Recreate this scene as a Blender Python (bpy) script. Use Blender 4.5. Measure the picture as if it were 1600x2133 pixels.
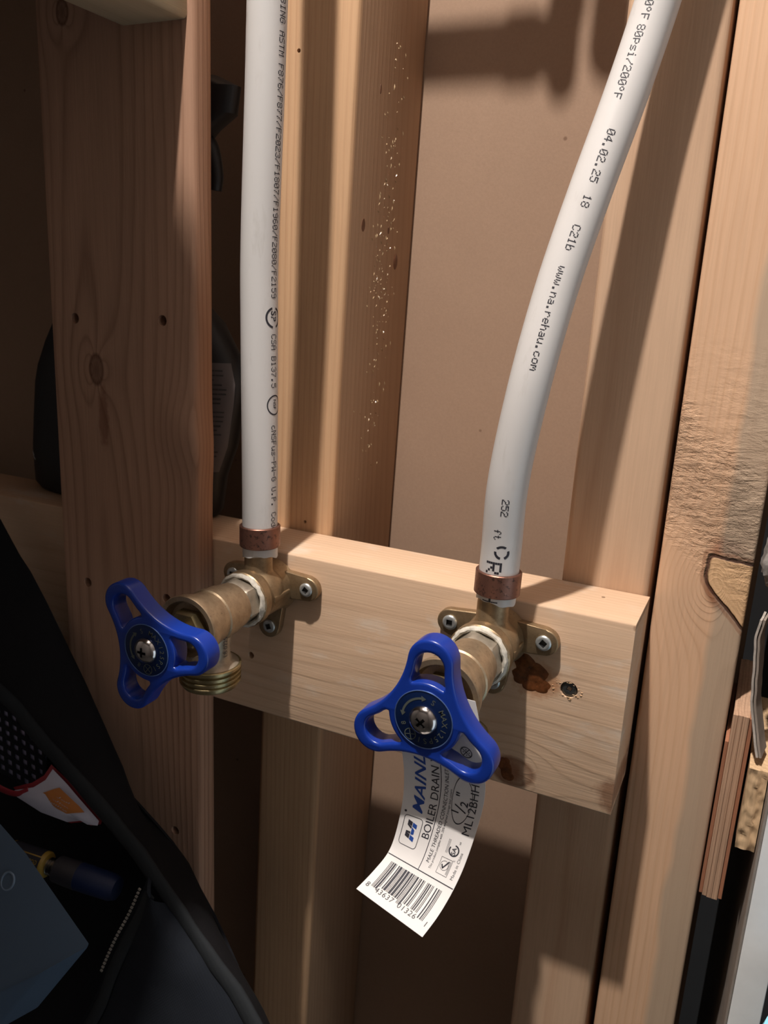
import bpy, bmesh, math, random
from mathutils import Vector, Matrix, noise as mnoise

# ------------------------------------------------------------------ reset
for o in list(bpy.data.objects):
    bpy.data.objects.remove(o, do_unlink=True)
SC = bpy.context.scene
COL = SC.collection
random.seed(7)

# Wall frame in millimetres: x right along the wall, y into the wall,
# z DOWN from eye level.  Eye level is 1.40 m above the floor.
EYE = 1.40
def P(x, y, z):
    return Vector((x / 1000.0, y / 1000.0, EYE - z / 1000.0))

# ------------------------------------------------------------------ camera
cam_d = bpy.data.cameras.new('camera')
cam = bpy.data.objects.new('camera', cam_d)
COL.objects.link(cam)
cam_d.sensor_fit = 'HORIZONTAL'
cam_d.sensor_width = 36.0
cam_d.lens = 1718.0 / 1600.0 * 36.0
cam_d.clip_start = 0.01
cam_d.clip_end = 50
# rows: image right, image down, view direction, each as (x, y, z-down)
_R = ((0.90100856, 0.43096827, -0.04949671),
      (0.15446591, -0.21211007, 0.96496093),
      (-0.40536879, 0.87708362, 0.25768289))
right = Vector((_R[0][0], _R[0][1], -_R[0][2])).normalized()
fwd = Vector((_R[2][0], _R[2][1], -_R[2][2])).normalized()
up = right.cross(fwd).normalized()
right = fwd.cross(up).normalized()
M = Matrix((right, up, -fwd)).transposed().to_4x4()
M.translation = P(0, 0, 0)
cam.matrix_world = M
cam_d.dof.use_dof = True
cam_d.dof.focus_distance = 0.335
cam_d.dof.aperture_fstop = 30.0
SC.camera = cam

# ------------------------------------------------------------------ light
w = bpy.data.worlds.new('world')
SC.world = w
w.use_nodes = True
w.node_tree.nodes['Background'].inputs[0].default_value = (0.55, 0.68, 1.0, 1)
w.node_tree.nodes['Background'].inputs[1].default_value = 0.0
SC.view_settings.view_transform = 'Standard'
SC.view_settings.look = 'None'
SC.view_settings.gamma = 1.0
SC.view_settings.use_curve_mapping = False
SC.view_settings.exposure = 0.2
LAMP = (-160, -31, -900)
LAMP_POWER = 58.0
FILL_POWER = 0.8

# ------------------------------------------------------------------ helpers
LOC = {}
def link(o):
    COL.objects.link(o)
    return o

def thing(name, label, cat, base, group=None):
    o = bpy.data.objects.new(name, None)
    link(o)
    o.empty_display_size = 0.02
    o.location = P(*base)
    LOC[o.name] = P(*base)
    o['label'] = label
    o['category'] = cat
    if group:
        o['group'] = group
    return o

def tag(o, label=None, cat=None, group=None, kind=None):
    if label: o['label'] = label
    if cat: o['category'] = cat
    if group: o['group'] = group
    if kind: o['kind'] = kind
    return o

def obj(name, bm, m, parent=None, smooth=True, base=None, angle=35, label=None):
    """link a bmesh (world metres) as one mesh object under parent"""
    if parent is not None:
        off = LOC[parent.name]
    else:
        off = P(*base) if base else Vector((0, 0, 0))
    bmesh.ops.translate(bm, verts=bm.verts, vec=-off)
    me = bpy.data.meshes.new(name)
    bm.normal_update()
    bm.to_mesh(me)
    bm.free()
    for mm in (m if isinstance(m, (list, tuple)) else [m]):
        me.materials.append(mm)
    if smooth:
        try:
            me.shade_smooth()
            me.set_sharp_from_angle(angle=math.radians(angle))
        except Exception:
            pass
    o = bpy.data.objects.new(name, me)
    link(o)
    if parent is not None:
        o.parent = parent
        LOC[o.name] = off
    else:
        o.location = off
        LOC[o.name] = off
    if label:
        o['label'] = label
    return o

def beam(x0, x1, y0, y1, z0, z1, r=2.5, axis='z', bm=None, taper=0.0, seg=3, ends=0.4):
    """rounded-edge timber; long axis x, y or z (all mm, z down)"""
    own = bm is None
    b = bmesh.new()
    bmesh.ops.create_cube(b, size=1)
    for v in b.verts:
        v.co = P((x0 + x1) / 2 + v.co.x * (x1 - x0), (y0 + y1) / 2 + v.co.y * (y1 - y0),
                 (z0 + z1) / 2 - v.co.z * (z1 - z0))
    k = {'x': 0, 'y': 1, 'z': 2}[axis]
    le = [e for e in b.edges if abs((e.verts[0].co - e.verts[1].co)[k]) > 1e-6]
    if r > 0:
        bmesh.ops.bevel(b, geom=le, offset=r / 1000, segments=seg, profile=0.5, affect='EDGES')
    if own:
        return b
    me = bpy.data.meshes.new('tmp'); b.to_mesh(me); b.free(); bm.from_mesh(me); bpy.data.meshes.remove(me)
    return bm

def frame_from(d):
    d = d.normalized()
    a = Vector((0, 0, 1)) if abs(d.z) < 0.9 else Vector((1, 0, 0))
    u = d.cross(a).normalized()
    v = d.cross(u).normalized()
    return u, v

def lathe(bm, origin, axis, prof, seg=40, cap0=True, cap1=True, rfun=None):
    """revolve prof [(t mm along axis, r mm)] about axis from origin (world m)"""
    axis = axis.normalized()
    u, v = frame_from(axis)
    rings = []
    for t, r in prof:
        ring = []
        for i in range(seg):
            a = 2 * math.pi * i / seg
            rr = r * (rfun(a, t) if rfun else 1.0)
            ring.append(bm.verts.new(origin + axis * (t / 1000) + (u * math.cos(a) + v * math.sin(a)) * (rr / 1000)))
        rings.append(ring)
    for a, b in zip(rings[:-1], rings[1:]):
        for i in range(seg):
            j = (i + 1) % seg
            bm.faces.new((a[i], a[j], b[j], b[i]))
    if cap0:
        bm.faces.new(list(reversed(rings[0])))
    if cap1:
        bm.faces.new(rings[-1])
    bmesh.ops.recalc_face_normals(bm, faces=bm.faces)
    return bm

def catmull(pts, n=12):
    out = []
    m = len(pts)
    for i in range(m - 1):
        p0 = pts[max(i - 1, 0)]; p1 = pts[i]; p2 = pts[i + 1]; p3 = pts[min(i + 2, m - 1)]
        for k in range(n):
            t = k / n
            out.append(0.5 * ((2 * p1) + (p2 - p0) * t + (2 * p0 - 5 * p1 + 4 * p2 - p3) * t * t + (3 * p1 - p0 - 3 * p2 + p3) * t ** 3))
    out.append(pts[-1].copy())
    return out

def tube(bm, path, rad, seg=24, caps=True, ry=None):
    """sweep a circle (rad mm, or function of fraction) along path (world m)"""
    n = len(path)
    rings = []
    for i, p in enumerate(path):
        d = (path[min(i + 1, n - 1)] - path[max(i - 1, 0)]).normalized()
        ref = Vector((0, -1, 0)) if abs(d.y) < 0.95 else Vector((1, 0, 0))
        u = d.cross(ref).normalized()
        v = u.cross(d).normalized()
        r = rad(i / (n - 1)) if callable(rad) else rad
        q = r if ry is None else ry
        rings.append([bm.verts.new(p + (u * math.cos(2 * math.pi * k / seg) * r + v * math.sin(2 * math.pi * k / seg) * q) / 1000) for k in range(seg)])
    for a, b in zip(rings[:-1], rings[1:]):
        for i in range(seg):
            j = (i + 1) % seg
            bm.faces.new((a[i], a[j], b[j], b[i]))
    if caps:
        bm.faces.new(list(reversed(rings[0])))
        bm.faces.new(rings[-1])
    bmesh.ops.recalc_face_normals(bm, faces=bm.faces)
    return bm

def resample(pts, n):
    L = [0.0]
    for a, b in zip(pts[:-1], pts[1:]):
        L.append(L[-1] + (b - a).length)
    out = []
    j = 0
    for i in range(n):
        s = L[-1] * i / (n - 1)
        while j < len(L) - 2 and L[j + 1] < s:
            j += 1
        d = L[j + 1] - L[j]
        t = 0 if d < 1e-12 else (s - L[j]) / d
        out.append(pts[j].lerp(pts[j + 1], min(max(t, 0), 1)))
    return out

def sheet(bm, rows, thick=1.0, jitter=0.0):
    """closed thin solid through a grid of rows (world m); thick in mm"""
    nr, nc = len(rows), len(rows[0])
    V = [[Vector(p) for p in r] for r in rows]
    if jitter:
        for r in V:
            for p in r:
                k = mnoise.noise(p * 35.0) + 0.5 * mnoise.noise(p * 90.0)
                p.y += k * jitter / 1000
    N = []
    for i in range(nr):
        row = []
        for j in range(nc):
            a = V[min(i + 1, nr - 1)][j] - V[max(i - 1, 0)][j]
            b = V[i][min(j + 1, nc - 1)] - V[i][max(j - 1, 0)]
            c = a.cross(b)
            row.append(c.normalized() if c.length > 1e-12 else Vector((0, -1, 0)))
        N.append(row)
    A = [[bm.verts.new(V[i][j]) for j in range(nc)] for i in range(nr)]
    B = [[bm.verts.new(V[i][j] + N[i][j] * (thick / 1000)) for j in range(nc)] for i in range(nr)]
    for i in range(nr - 1):
        for j in range(nc - 1):
            bm.faces.new((A[i][j], A[i + 1][j], A[i + 1][j + 1], A[i][j + 1]))
            bm.faces.new((B[i][j], B[i][j + 1], B[i + 1][j + 1], B[i + 1][j]))
    for i in range(nr - 1):
        bm.faces.new((A[i][0], B[i][0], B[i + 1][0], A[i + 1][0]))
        bm.faces.new((A[i][-1], A[i + 1][-1], B[i + 1][-1], B[i][-1]))
    for j in range(nc - 1):
        bm.faces.new((A[0][j], A[0][j + 1], B[0][j + 1], B[0][j]))
        bm.faces.new((A[-1][j], B[-1][j], B[-1][j + 1], A[-1][j + 1]))
    bmesh.ops.recalc_face_normals(bm, faces=bm.faces)
    return bm

def dilate_prism(bm, pts, y0, y1, bevel=0.0, seg=2):
    """extrude a closed (x, z) outline from y0 to y1 (mm) with rounded rims"""
    f0 = [bm.verts.new(P(x, y0, z)) for x, z in pts]
    f1 = [bm.verts.new(P(x, y1, z)) for x, z in pts]
    n = len(pts)
    a = bm.faces.new(f0)
    b = bm.faces.new(list(reversed(f1)))
    for i in range(n):
        j = (i + 1) % n
        bm.faces.new((f0[j], f0[i], f1[i], f1[j]))
    bmesh.ops.recalc_face_normals(bm, faces=bm.faces)
    if bevel:
        ed = list(set(a.edges) | set(b.edges))
        bmesh.ops.bevel(bm, geom=ed, offset=bevel / 1000, segments=seg, profile=0.5, affect='EDGES', clamp_overlap=True)
    return bm

def bake_boolean(o, cutters):
    for c in cutters:
        m = o.modifiers.new('cut', 'BOOLEAN')
        m.operation = 'DIFFERENCE'
        m.solver = 'EXACT'
        m.object = c
    bpy.context.view_layer.update()
    dg = bpy.context.evaluated_depsgraph_get()
    me = bpy.data.meshes.new_from_object(o.evaluated_get(dg))
    o.modifiers.clear()
    old = o.data
    o.data = me
    bpy.data.meshes.remove(old)
    for c in cutters:
        d = c.data
        bpy.data.objects.remove(c, do_unlink=True)
        bpy.data.meshes.remove(d)

def cyl_obj(x, y, z, r, depth, axis=(0, 1, 0), seg=16):
    b = bmesh.new()
    ax = Vector(axis)
    lathe(b, P(x, y, z) - ax * 0.003, ax, [(0, r), (depth + 3, r * 0.9)], seg=seg)
    me = bpy.data.meshes.new('cut'); b.to_mesh(me); b.free()
    return link(bpy.data.objects.new('cut', me))

# ------------------------------------------------------------------ materials
class NB:
    """tiny node-tree builder"""
    def __init__(s, name):
        s.m = bpy.data.materials.new(name)
        s.m.use_nodes = True
        s.t = s.m.node_tree
        s.n = s.t.nodes
        s.b = s.n['Principled BSDF']
    def new(s, typ, **kw):
        nd = s.n.new(typ)
        for k, v in kw.items():
            setattr(nd, k, v)
        return nd
    def put(s, sock, v):
        if isinstance(v, bpy.types.NodeSocket):
            s.t.links.new(v, sock)
        elif v is not None:
            sock.default_value = v
    def math(s, op, a, b=None, c=None, clamp=False):
        nd = s.new('ShaderNodeMath', operation=op, use_clamp=clamp)
        s.put(nd.inputs[0], a)
        if b is not None: s.put(nd.inputs[1], b)
        if c is not None: s.put(nd.inputs[2], c)
        return nd.outputs[0]
    def obj(s):
        return s.new('ShaderNodeTexCoord').outputs['Object']
    def sep(s, v):
        nd = s.new('ShaderNodeSeparateXYZ'); s.put(nd.inputs[0], v); return nd.outputs
    def comb(s, x, y, z):
        nd = s.new('ShaderNodeCombineXYZ')
        for i, k in enumerate((x, y, z)): s.put(nd.inputs[i], k)
        return nd.outputs[0]
    def noise(s, vec, scale, detail=3, rough=0.55, dist=0.0):
        nd = s.new('ShaderNodeTexNoise')
        s.put(nd.inputs['Vector'], vec)
        nd.inputs['Scale'].default_value = scale
        nd.inputs['Detail'].default_value = detail
        nd.inputs['Roughness'].default_value = rough
        nd.inputs['Distortion'].default_value = dist
        return nd.outputs['Fac']
    def ramp(s, f, stops, interp='LINEAR'):
        nd = s.new('ShaderNodeValToRGB')
        cr = nd.color_ramp
        cr.interpolation = interp
        while len(cr.elements) < len(stops):
            cr.elements.new(0.5)
        for e, (p, c) in zip(cr.elements, stops):
            e.position = p
            e.color = (c, c, c, 1) if isinstance(c, (int, float)) else (*c, 1)
        s.put(nd.inputs[0], f)
        return nd.outputs[0]
    def mix(s, f, a, b, mode='MIX'):
        nd = s.new('ShaderNodeMix', data_type='RGBA', blend_type=mode)
        s.put(nd.inputs[0], f)
        for i, k in ((6, a), (7, b)):
            if isinstance(k, (tuple, list)): nd.inputs[i].default_value = (*k, 1) if len(k) == 3 else k
            else: s.put(nd.inputs[i], k)
        return nd.outputs[2]
    def bump(s, h, strength=0.3, dist=0.001, normal=None):
        nd = s.new('ShaderNodeBump')
        nd.inputs['Strength'].default_value = strength
        nd.inputs['Distance'].default_value = dist
        s.put(nd.inputs['Height'], h)
        if normal is not None: s.put(nd.inputs['Normal'], normal)
        return nd.outputs[0]
    def done(s, color=None, rough=None, metal=None, normal=None, **kw):
        if color is not None:
            if isinstance(color, (tuple, list)): s.b.inputs['Base Color'].default_value = (*color, 1)
            else: s.put(s.b.inputs['Base Color'], color)
        if rough is not None: s.put(s.b.inputs['Roughness'], rough)
        if metal is not None: s.put(s.b.inputs['Metallic'], metal)
        if normal is not None: s.put(s.b.inputs['Normal'], normal)
        for k, v in kw.items():
            s.put(s.b.inputs[k.replace('_', ' ')], v)
        return s.m

def wood(name, light, dark, axis='z', pith=(0.0, 0.12), freq=420, ringk=0.45, knots=(), spots=(), mottle=0.25,
         flip=1, warp=0.004, fib=0.22, bump=0.25, extra=None):
    """sawn softwood. pith: ring centre in cross-section (m, object space);
    knots: (cross offset a, along offset, radius, stretch) flow lines bend round them, knot drawn dark;
    spots: (a, b_along, ra, rb, colour, strength) stains"""
    s = NB(name)
    o = s.sep(s.obj())
    if axis == 'z': a, b, l = o[0], o[1], o[2]
    elif axis == 'zs': a, b, l = o[1], o[0], o[2]
    elif axis == 'x': a, b, l = o[2], o[1], o[0]
    else: a, b, l = o[0], o[2], o[1]
    lv = s.comb(s.math('MULTIPLY', a, 1.0), s.math('MULTIPLY', b, 1.0), s.math('MULTIPLY', l, 0.16))
    n1 = s.noise(lv, 22, 3, 0.5)
    n2 = s.noise(s.comb(b, a, s.math('MULTIPLY', l, 0.16)), 17, 2, 0.5)
    da = s.math('ADD', s.math('SUBTRACT', a, pith[0]), s.math('MULTIPLY', s.math('SUBTRACT', n1, 0.5), warp * 2))
    db = s.math('ADD', s.math('SUBTRACT', b, pith[1]), s.math('MULTIPLY', s.math('SUBTRACT', n2, 0.5), warp * 2))
    r = s.math('SQRT', s.math('ADD', s.math('MULTIPLY', da, da), s.math('MULTIPLY', db, db)))
    kmask = None
    for (ka, kl, kr, ks) in knots:
        u = s.math('SUBTRACT', a, ka)
        v = s.math('MULTIPLY', s.math('SUBTRACT', l, kl), 1.0 / ks)
        d2 = s.math('ADD', s.math('MULTIPLY', u, u), s.math('MULTIPLY', v, v))
        push = s.math('DIVIDE', s.math('MULTIPLY', u, kr * kr * 1.6), s.math('ADD', d2, kr * kr * 0.35))
        r = s.math('SUBTRACT', r, s.math('MULTIPLY', push, 1.0 if pith[0] < ka else -1.0))
        kd = s.math('DIVIDE', s.math('SQRT', d2), kr)
        km = s.ramp(kd, [(0.0, 0.75), (0.55, 0.55), (0.8, 0.9), (1.0, 0.0)])
        kmask = km if kmask is None else s.math('MAXIMUM', kmask, km)
    t = s.math('MULTIPLY', r, freq)
    fr = s.math('FRACT', t)
    ring = s.ramp(fr, [(0.0, 0.15), (0.25, 0.0), (0.6, 0.25), (0.86, 1.0), (1.0, 0.15)])
    rv = s.ramp(s.noise(s.comb(s.math('MULTIPLY', r, 1.0), 0.0, s.math('MULTIPLY', l, 0.05)), 60, 2), [(0.3, 0.35), (0.7, 1.0)])
    ring = s.math('MULTIPLY', ring, rv)
    fibn = s.noise(s.comb(a, b, s.math('MULTIPLY', l, 0.03)), 900, 2, 0.6)
    mot = s.noise(s.comb(a, b, s.math('MULTIPLY', l, 0.3)), 30, 3, 0.6)
    col = s.mix(s.math('MULTIPLY', ring, ringk), light, dark)
    k = s.math('ADD', 1.0 - fib / 2 - mottle / 2, s.math('ADD', s.math('MULTIPLY', fibn, fib), s.math('MULTIPLY', mot, mottle)))
    col = s.mix(1.0, col, s.comb(k, k, k), 'MULTIPLY')
    if kmask is not None:
        col = s.mix(s.math('MULTIPLY', kmask, 0.85), col, tuple(c * f for c, f in zip(dark, (0.42, 0.30, 0.25))))
    for (sa, sl, ra, rl, sc, st) in spots:
        u = s.math('MULTIPLY', s.math('SUBTRACT', a, sa), 1.0 / ra)
        v = s.math('MULTIPLY', s.math('SUBTRACT', l, sl), 1.0 / rl)
        d = s.math('SQRT', s.math('ADD', s.math('MULTIPLY', u, u), s.math('MULTIPLY', v, v)))
        d = s.math('ADD', d, s.math('MULTIPLY', s.math('SUBTRACT', s.noise(s.obj(), 240, 3), 0.5), 0.9))
        mk = s.ramp(d, [(0.55, st), (1.05, 0.0)])
        col = s.mix(mk, col, sc)
    h = s.math('ADD', s.math('MULTIPLY', ring, 0.5), s.math('MULTIPLY', fibn, 0.7))
    nrm = s.bump(h, bump, 0.0006)
    rough = 0.72
    if extra:
        col, nrm = extra(s, o, a, b, l, col, nrm, r)
    return s.done(col, rough, 0.0, nrm, **{'Specular IOR Level': 0.25})

def plain(name, color, rough=0.5, metal=0.0, var=0.12, scale=60, bump=0.0, bscale=300, **kw):
    s = NB(name)
    o = s.obj()
    n = s.noise(o, scale, 4, 0.6)
    k = s.math('ADD', 1 - var / 2, s.math('MULTIPLY', s.math('SUBTRACT', n, 0.5), var * 2))
    col = s.mix(1.0, color, s.comb(k, k, k), 'MULTIPLY')
    nrm = s.bump(s.noise(o, bscale, 3), bump, 0.0004) if bump else None
    return s.done(col, rough, metal, nrm, **kw)

def brass_mat(name, c0, c1, rough=0.42, metal=0.85):
    s = NB(name)
    o = s.obj()
    n = s.noise(o, 130, 4, 0.65)
    f = s.noise(o, 900, 2, 0.6)
    col = s.mix(s.ramp(n, [(0.35, 0.0), (0.68, 1.0)]), c0, c1)
    col = s.mix(s.ramp(f, [(0.62, 0.0), (0.75, 0.55)]), col, tuple(c * 0.35 for c in c1))
    rg = s.math('ADD', rough - 0.1, s.math('MULTIPLY', n, 0.25))
    return s.done(col, rg, metal, s.bump(s.math('ADD', s.math('MULTIPLY', f, 0.5), n), 0.22, 0.0005))

M_brass = brass_mat('cast_brass', (0.39, 0.285, 0.17), (0.25, 0.175, 0.10), 0.42, 0.8)
M_brass2 = brass_mat('valve_brass', (0.50, 0.385, 0.255), (0.34, 0.25, 0.16), 0.40, 0.75)
M_brass3 = brass_mat('turned_brass', (0.46, 0.36, 0.20), (0.30, 0.25, 0.13), 0.3, 0.9)

def copper():
    s = NB('tarnished_copper')
    o = s.obj()
    n = s.noise(o, 180, 4, 0.6)
    f = s.noise(o, 520, 3, 0.7)
    col = s.mix(n, (0.255, 0.12, 0.085), (0.16, 0.078, 0.058))
    col = s.mix(s.ramp(f, [(0.56, 0.0), (0.66, 0.75)]), col, (0.03, 0.022, 0.02))
    return s.done(col, s.math('ADD', 0.3, s.math('MULTIPLY', n, 0.3)), 0.75, s.bump(f, 0.2, 0.0004))
M_copper = copper()

def pex():
    s = NB('white_pex')
    o = s.sep(s.obj())
    v = s.comb(o[0], o[1], s.math('MULTIPLY', o[2], 0.2))
    n = s.noise(v, 120, 5, 0.7)
    f = s.noise(s.obj(), 35, 3, 0.6)
    dirt = s.math('MULTIPLY', s.ramp(n, [(0.56, 0.0), (0.72, 1.0)]), s.ramp(f, [(0.42, 0.0), (0.62, 0.6)]))
    col = s.mix(dirt, (0.60, 0.585, 0.57), (0.36, 0.33, 0.29))
    return s.done(col, 0.38, 0.0, s.bump(n, 0.05, 0.0003), Subsurface_Weight=0.0, **{'Specular IOR Level': 0.45})
M_pex = pex()
M_ink = plain('black_ink', (0.02, 0.02, 0.03), 0.6, var=0.1)
M_blue = plain('blue_plastic', (0.005, 0.032, 0.27), 0.3, var=0.10, scale=25, bump=0.05, bscale=500)
M_disc = plain('navy_enamel_disc', (0.004, 0.018, 0.085), 0.3, 0.4, var=0.2, scale=200)
M_disc_print = plain('disc_print', (0.085, 0.10, 0.09), 0.5, 0.0)
M_disc_rim = plain('disc_rim', (0.10, 0.17, 0.38), 0.3, 0.5)
M_chrome = plain('plated_screw', (0.62, 0.58, 0.56), 0.16, 1.0, var=0.25, scale=260, bump=0.05)
M_zinc = plain('zinc_screw', (0.55, 0.58, 0.58), 0.36, 0.7, var=0.3, scale=300)
M_black_screw = plain('dark_screw', (0.12, 0.13, 0.13), 0.4, 0.8, var=0.3, scale=300)
M_recess_shade = plain('recess_shade', (0.10, 0.10, 0.10), 0.35, 0.8, var=0.4, scale=600)  # darker than the screw heads: socket shade put into the colour
M_tape = plain('thread_tape', (0.70, 0.66, 0.57), 0.6, 0.0, var=0.45, scale=420, bump=0.5, bscale=700)
M_hex = plain('grey_brass_hex', (0.44, 0.39, 0.31), 0.4, 0.65, var=0.4, scale=220, bump=0.15)
M_paper = plain('tag_paper', (0.72, 0.70, 0.68), 0.7, var=0.05, scale=90, bump=0.05)
M_tagblue = plain('tag_blue', (0.012, 0.06, 0.30), 0.6)
M_hole = plain('hole_dark', (0.02, 0.014, 0.01), 0.9)
M_black = plain('black_plastic', (0.004, 0.004, 0.005), 0.55, var=0.2)
M_label = plain('bottle_label', (0.085, 0.07, 0.068), 0.6, var=0.12)
M_blacktext = plain('label_text', (0.03, 0.026, 0.026), 0.7)
M_glint = plain('glint_white', (0.5, 0.5, 0.5), 0.5)  # painted highlight on the bottle

def fabric(name, c, sc=1400, rough=0.85):
    s = NB(name)
    o = s.sep(s.obj())
    wv = s.math('MULTIPLY', s.math('SINE', s.math('MULTIPLY', o[0], sc * 3)), s.math('SINE', s.math('MULTIPLY', o[2], sc * 3)))
    n = s.noise(s.obj(), 50, 4, 0.6)
    k = s.math('ADD', 0.75, s.math('MULTIPLY', n, 0.5))
    col = s.mix(1.0, c, s.comb(k, k, k), 'MULTIPLY')
    return s.done(col, rough, 0.0, s.bump(s.math('ADD', s.math('MULTIPLY', wv, 0.3), n), 0.2, 0.0003), **{'Specular IOR Level': 0.2})
M_bag = fabric('black_bag_fabric', (0.0055, 0.005, 0.006))
M_bag2 = fabric('navy_bag_fabric', (0.009, 0.0115, 0.0165))
M_web = fabric('webbing', (0.016, 0.0185, 0.021), 700)
M_bagdark = fabric('bag_lining', (0.006, 0.006, 0.008))
M_mesh = fabric('mesh_cord', (0.010, 0.011, 0.016))
M_meshback = plain('mesh_backing', (0.34, 0.34, 0.52), 0.8)
M_case = plain('slate_case', (0.05, 0.085, 0.135), 0.5, var=0.08, bump=0.15, bscale=900)
M_ringmark = plain('case_ring', (0.14, 0.20, 0.28), 0.5)
M_white = plain('packet_white', (0.50, 0.50, 0.60), 0.5, var=0.06)
M_red = plain('packet_red', (0.26, 0.02, 0.03), 0.5)
M_orange = plain('packet_orange', (0.55, 0.20, 0.05), 0.5, var=0.1)
M_zip = plain('zip_thread', (0.24, 0.225, 0.20), 0.6)
M_yellow = plain('glue_label', (0.30, 0.19, 0.03), 0.5)
M_metal = plain('bright_metal', (0.7, 0.68, 0.62), 0.25, 1.0)
M_gray = plain('grey_cap', (0.03, 0.028, 0.034), 0.5)
M_gluebl = plain('glue_cap_blue', (0.002, 0.010, 0.05), 0.6)
M_resin = plain('amber_resin', (0.26, 0.085, 0.025), 0.2, 0.0, var=0.8, scale=260, bump=0.5, bscale=240, Transmission_Weight=0.25)
M_glue = plain('dry_glue', (0.52, 0.38, 0.22), 0.22, 0.0, var=0.3)

def paper_wall():
    s = NB('drywall_back_paper')
    o = s.obj()
    n = s.noise(o, 14, 4, 0.6)
    f = s.noise(o, 700, 3, 0.7)
    col = s.mix(n, (0.35, 0.24, 0.168), (0.29, 0.195, 0.136))
    k = s.math('ADD', 0.88, s.math('MULTIPLY', f, 0.24))
    col = s.mix(1.0, col, s.comb(k, k, k), 'MULTIPLY')
    vor = s.new('ShaderNodeTexVoronoi'); vor.inputs['Scale'].default_value = 38
    s.put(vor.inputs['Vector'], o)
    col = s.mix(s.ramp(vor.outputs['Distance'], [(0.03, 0.6), (0.05, 0.0)]), col, (0.10, 0.05, 0.03))
    return s.done(col, 0.85, 0.0, s.bump(f, 0.12, 0.0004), **{'Specular IOR Level': 0.2})
M_paperwall = paper_wall()
M_room = plain('room_plaster', (0.16, 0.15, 0.145), 0.9, var=0.1, scale=6)
M_floor = plain('room_concrete', (0.10, 0.095, 0.09), 0.85, var=0.3, scale=8)
M_gyp = plain('gypsum', (0.34, 0.32, 0.30), 0.85, var=0.7, scale=330, bump=0.6, bscale=260)
M_drywhite = plain('white_board', (0.84, 0.84, 0.83), 0.6, var=0.12, scale=45, bump=0.1, bscale=150)
M_strip = plain('torn_paper', (0.50, 0.45, 0.40), 0.8, var=0.4, scale=300, bump=0.4)
M_paper_shade = plain('grey_paper_shade', (0.30, 0.25, 0.21), 0.8, var=0.3, scale=120)  # torn backing paper, and the drywall side with shade in its colour
M_cyan = plain('bright_light_blue', (0.30, 0.74, 0.95), 0.4)

# ------------------------------------------------------------------ woods (object space origin: timber centre line, z = 100 mm below eye)
def scuffed(s, o, a, b, l, col, nrm, r):
    n = s.noise(s.comb(s.math('MULTIPLY', l, 0.45), b, a), 85, 4, 0.6)
    m = s.noise(s.comb(l, b, a), 24, 2, 0.5)
    k = s.math('MULTIPLY', s.ramp(n, [(0.54, 0.0), (0.68, 0.7)]), s.ramp(m, [(0.42, 0.0), (0.6, 1.0)]))
    return s.mix(k, col, (0.62, 0.52, 0.42)), nrm
W_board = wood('spruce_board', (0.59, 0.41, 0.275), (0.43, 0.27, 0.165), 'x', pith=(0.05, 0.10), freq=300, ringk=0.45, extra=scuffed,
               mottle=0.22, fib=0.18, bump=0.25,
               spots=((-0.0355, 0.1256, 0.010, 0.010, (0.22, 0.10, 0.05), 0.75),
                      (0.0095, 0.0865, 0.0105, 0.0125, (0.36, 0.165, 0.07), 0.75),
                      (-0.037, 0.078, 0.008, 0.007, (0.20, 0.075, 0.03), 0.7),
                      (0.042, 0.126, 0.002, 0.003, (0.20, 0.10, 0.05), 0.7)),
               knots=((-0.037, 0.080, 0.008, 1.4),))
W_left = wood('reddish_stud', (0.40, 0.235, 0.155), (0.19, 0.095, 0.055), 'z', pith=(-0.012, 0.062), freq=430, ringk=0.75,
              mottle=0.25, knots=((-0.0155, 0.056, 0.0052, 1.7), (-0.0275, 0.2142, 0.0042, 1.5), (0.020, -0.252, 0.004, 1.2)),
              warp=0.006, bump=0.3,
              spots=((-0.012, 0.032, 0.004, 0.018, (0.15, 0.05, 0.025), 0.55),))
def side_shade(s, o, a, b, l, col, nrm, r):  # side face darkened: grazing shade put into the wood colour
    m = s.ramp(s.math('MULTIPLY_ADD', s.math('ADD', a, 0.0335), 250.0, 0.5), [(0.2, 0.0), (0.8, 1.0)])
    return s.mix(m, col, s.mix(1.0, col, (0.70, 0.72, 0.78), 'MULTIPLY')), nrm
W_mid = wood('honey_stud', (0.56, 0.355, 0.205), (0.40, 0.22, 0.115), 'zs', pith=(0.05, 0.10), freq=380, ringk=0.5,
             mottle=0.25, fib=0.2, bump=0.25, knots=(), extra=side_shade)
W_right = wood('pink_stud', (0.58, 0.395, 0.265), (0.42, 0.24, 0.14), 'z', pith=(0.004, 0.20), freq=520, ringk=0.5, mottle=0.2, bump=0.35)
W_block = wood('pale_joist', (0.52, 0.41, 0.27), (0.38, 0.28, 0.16), 'y', pith=(0.05, 0.1), freq=300, ringk=0.3)
W_scrap = wood('pale_offcut', (0.60, 0.42, 0.25), (0.40, 0.24, 0.12), 'z', pith=(0.03, 0.03), freq=360, ringk=0.5, bump=0.7, fib=0.6)
W_ply = wood('plywood_edge', (0.48, 0.31, 0.205), (0.30, 0.165, 0.105), 'z', pith=(0.5, 0.0), freq=700, ringk=0.6, bump=0.5, fib=0.5)
W_plyface = wood('plywood_face', (0.34, 0.15, 0.085), (0.25, 0.10, 0.05), 'z', pith=(0.1, 0.0), freq=300, ringk=0.4)

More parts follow.
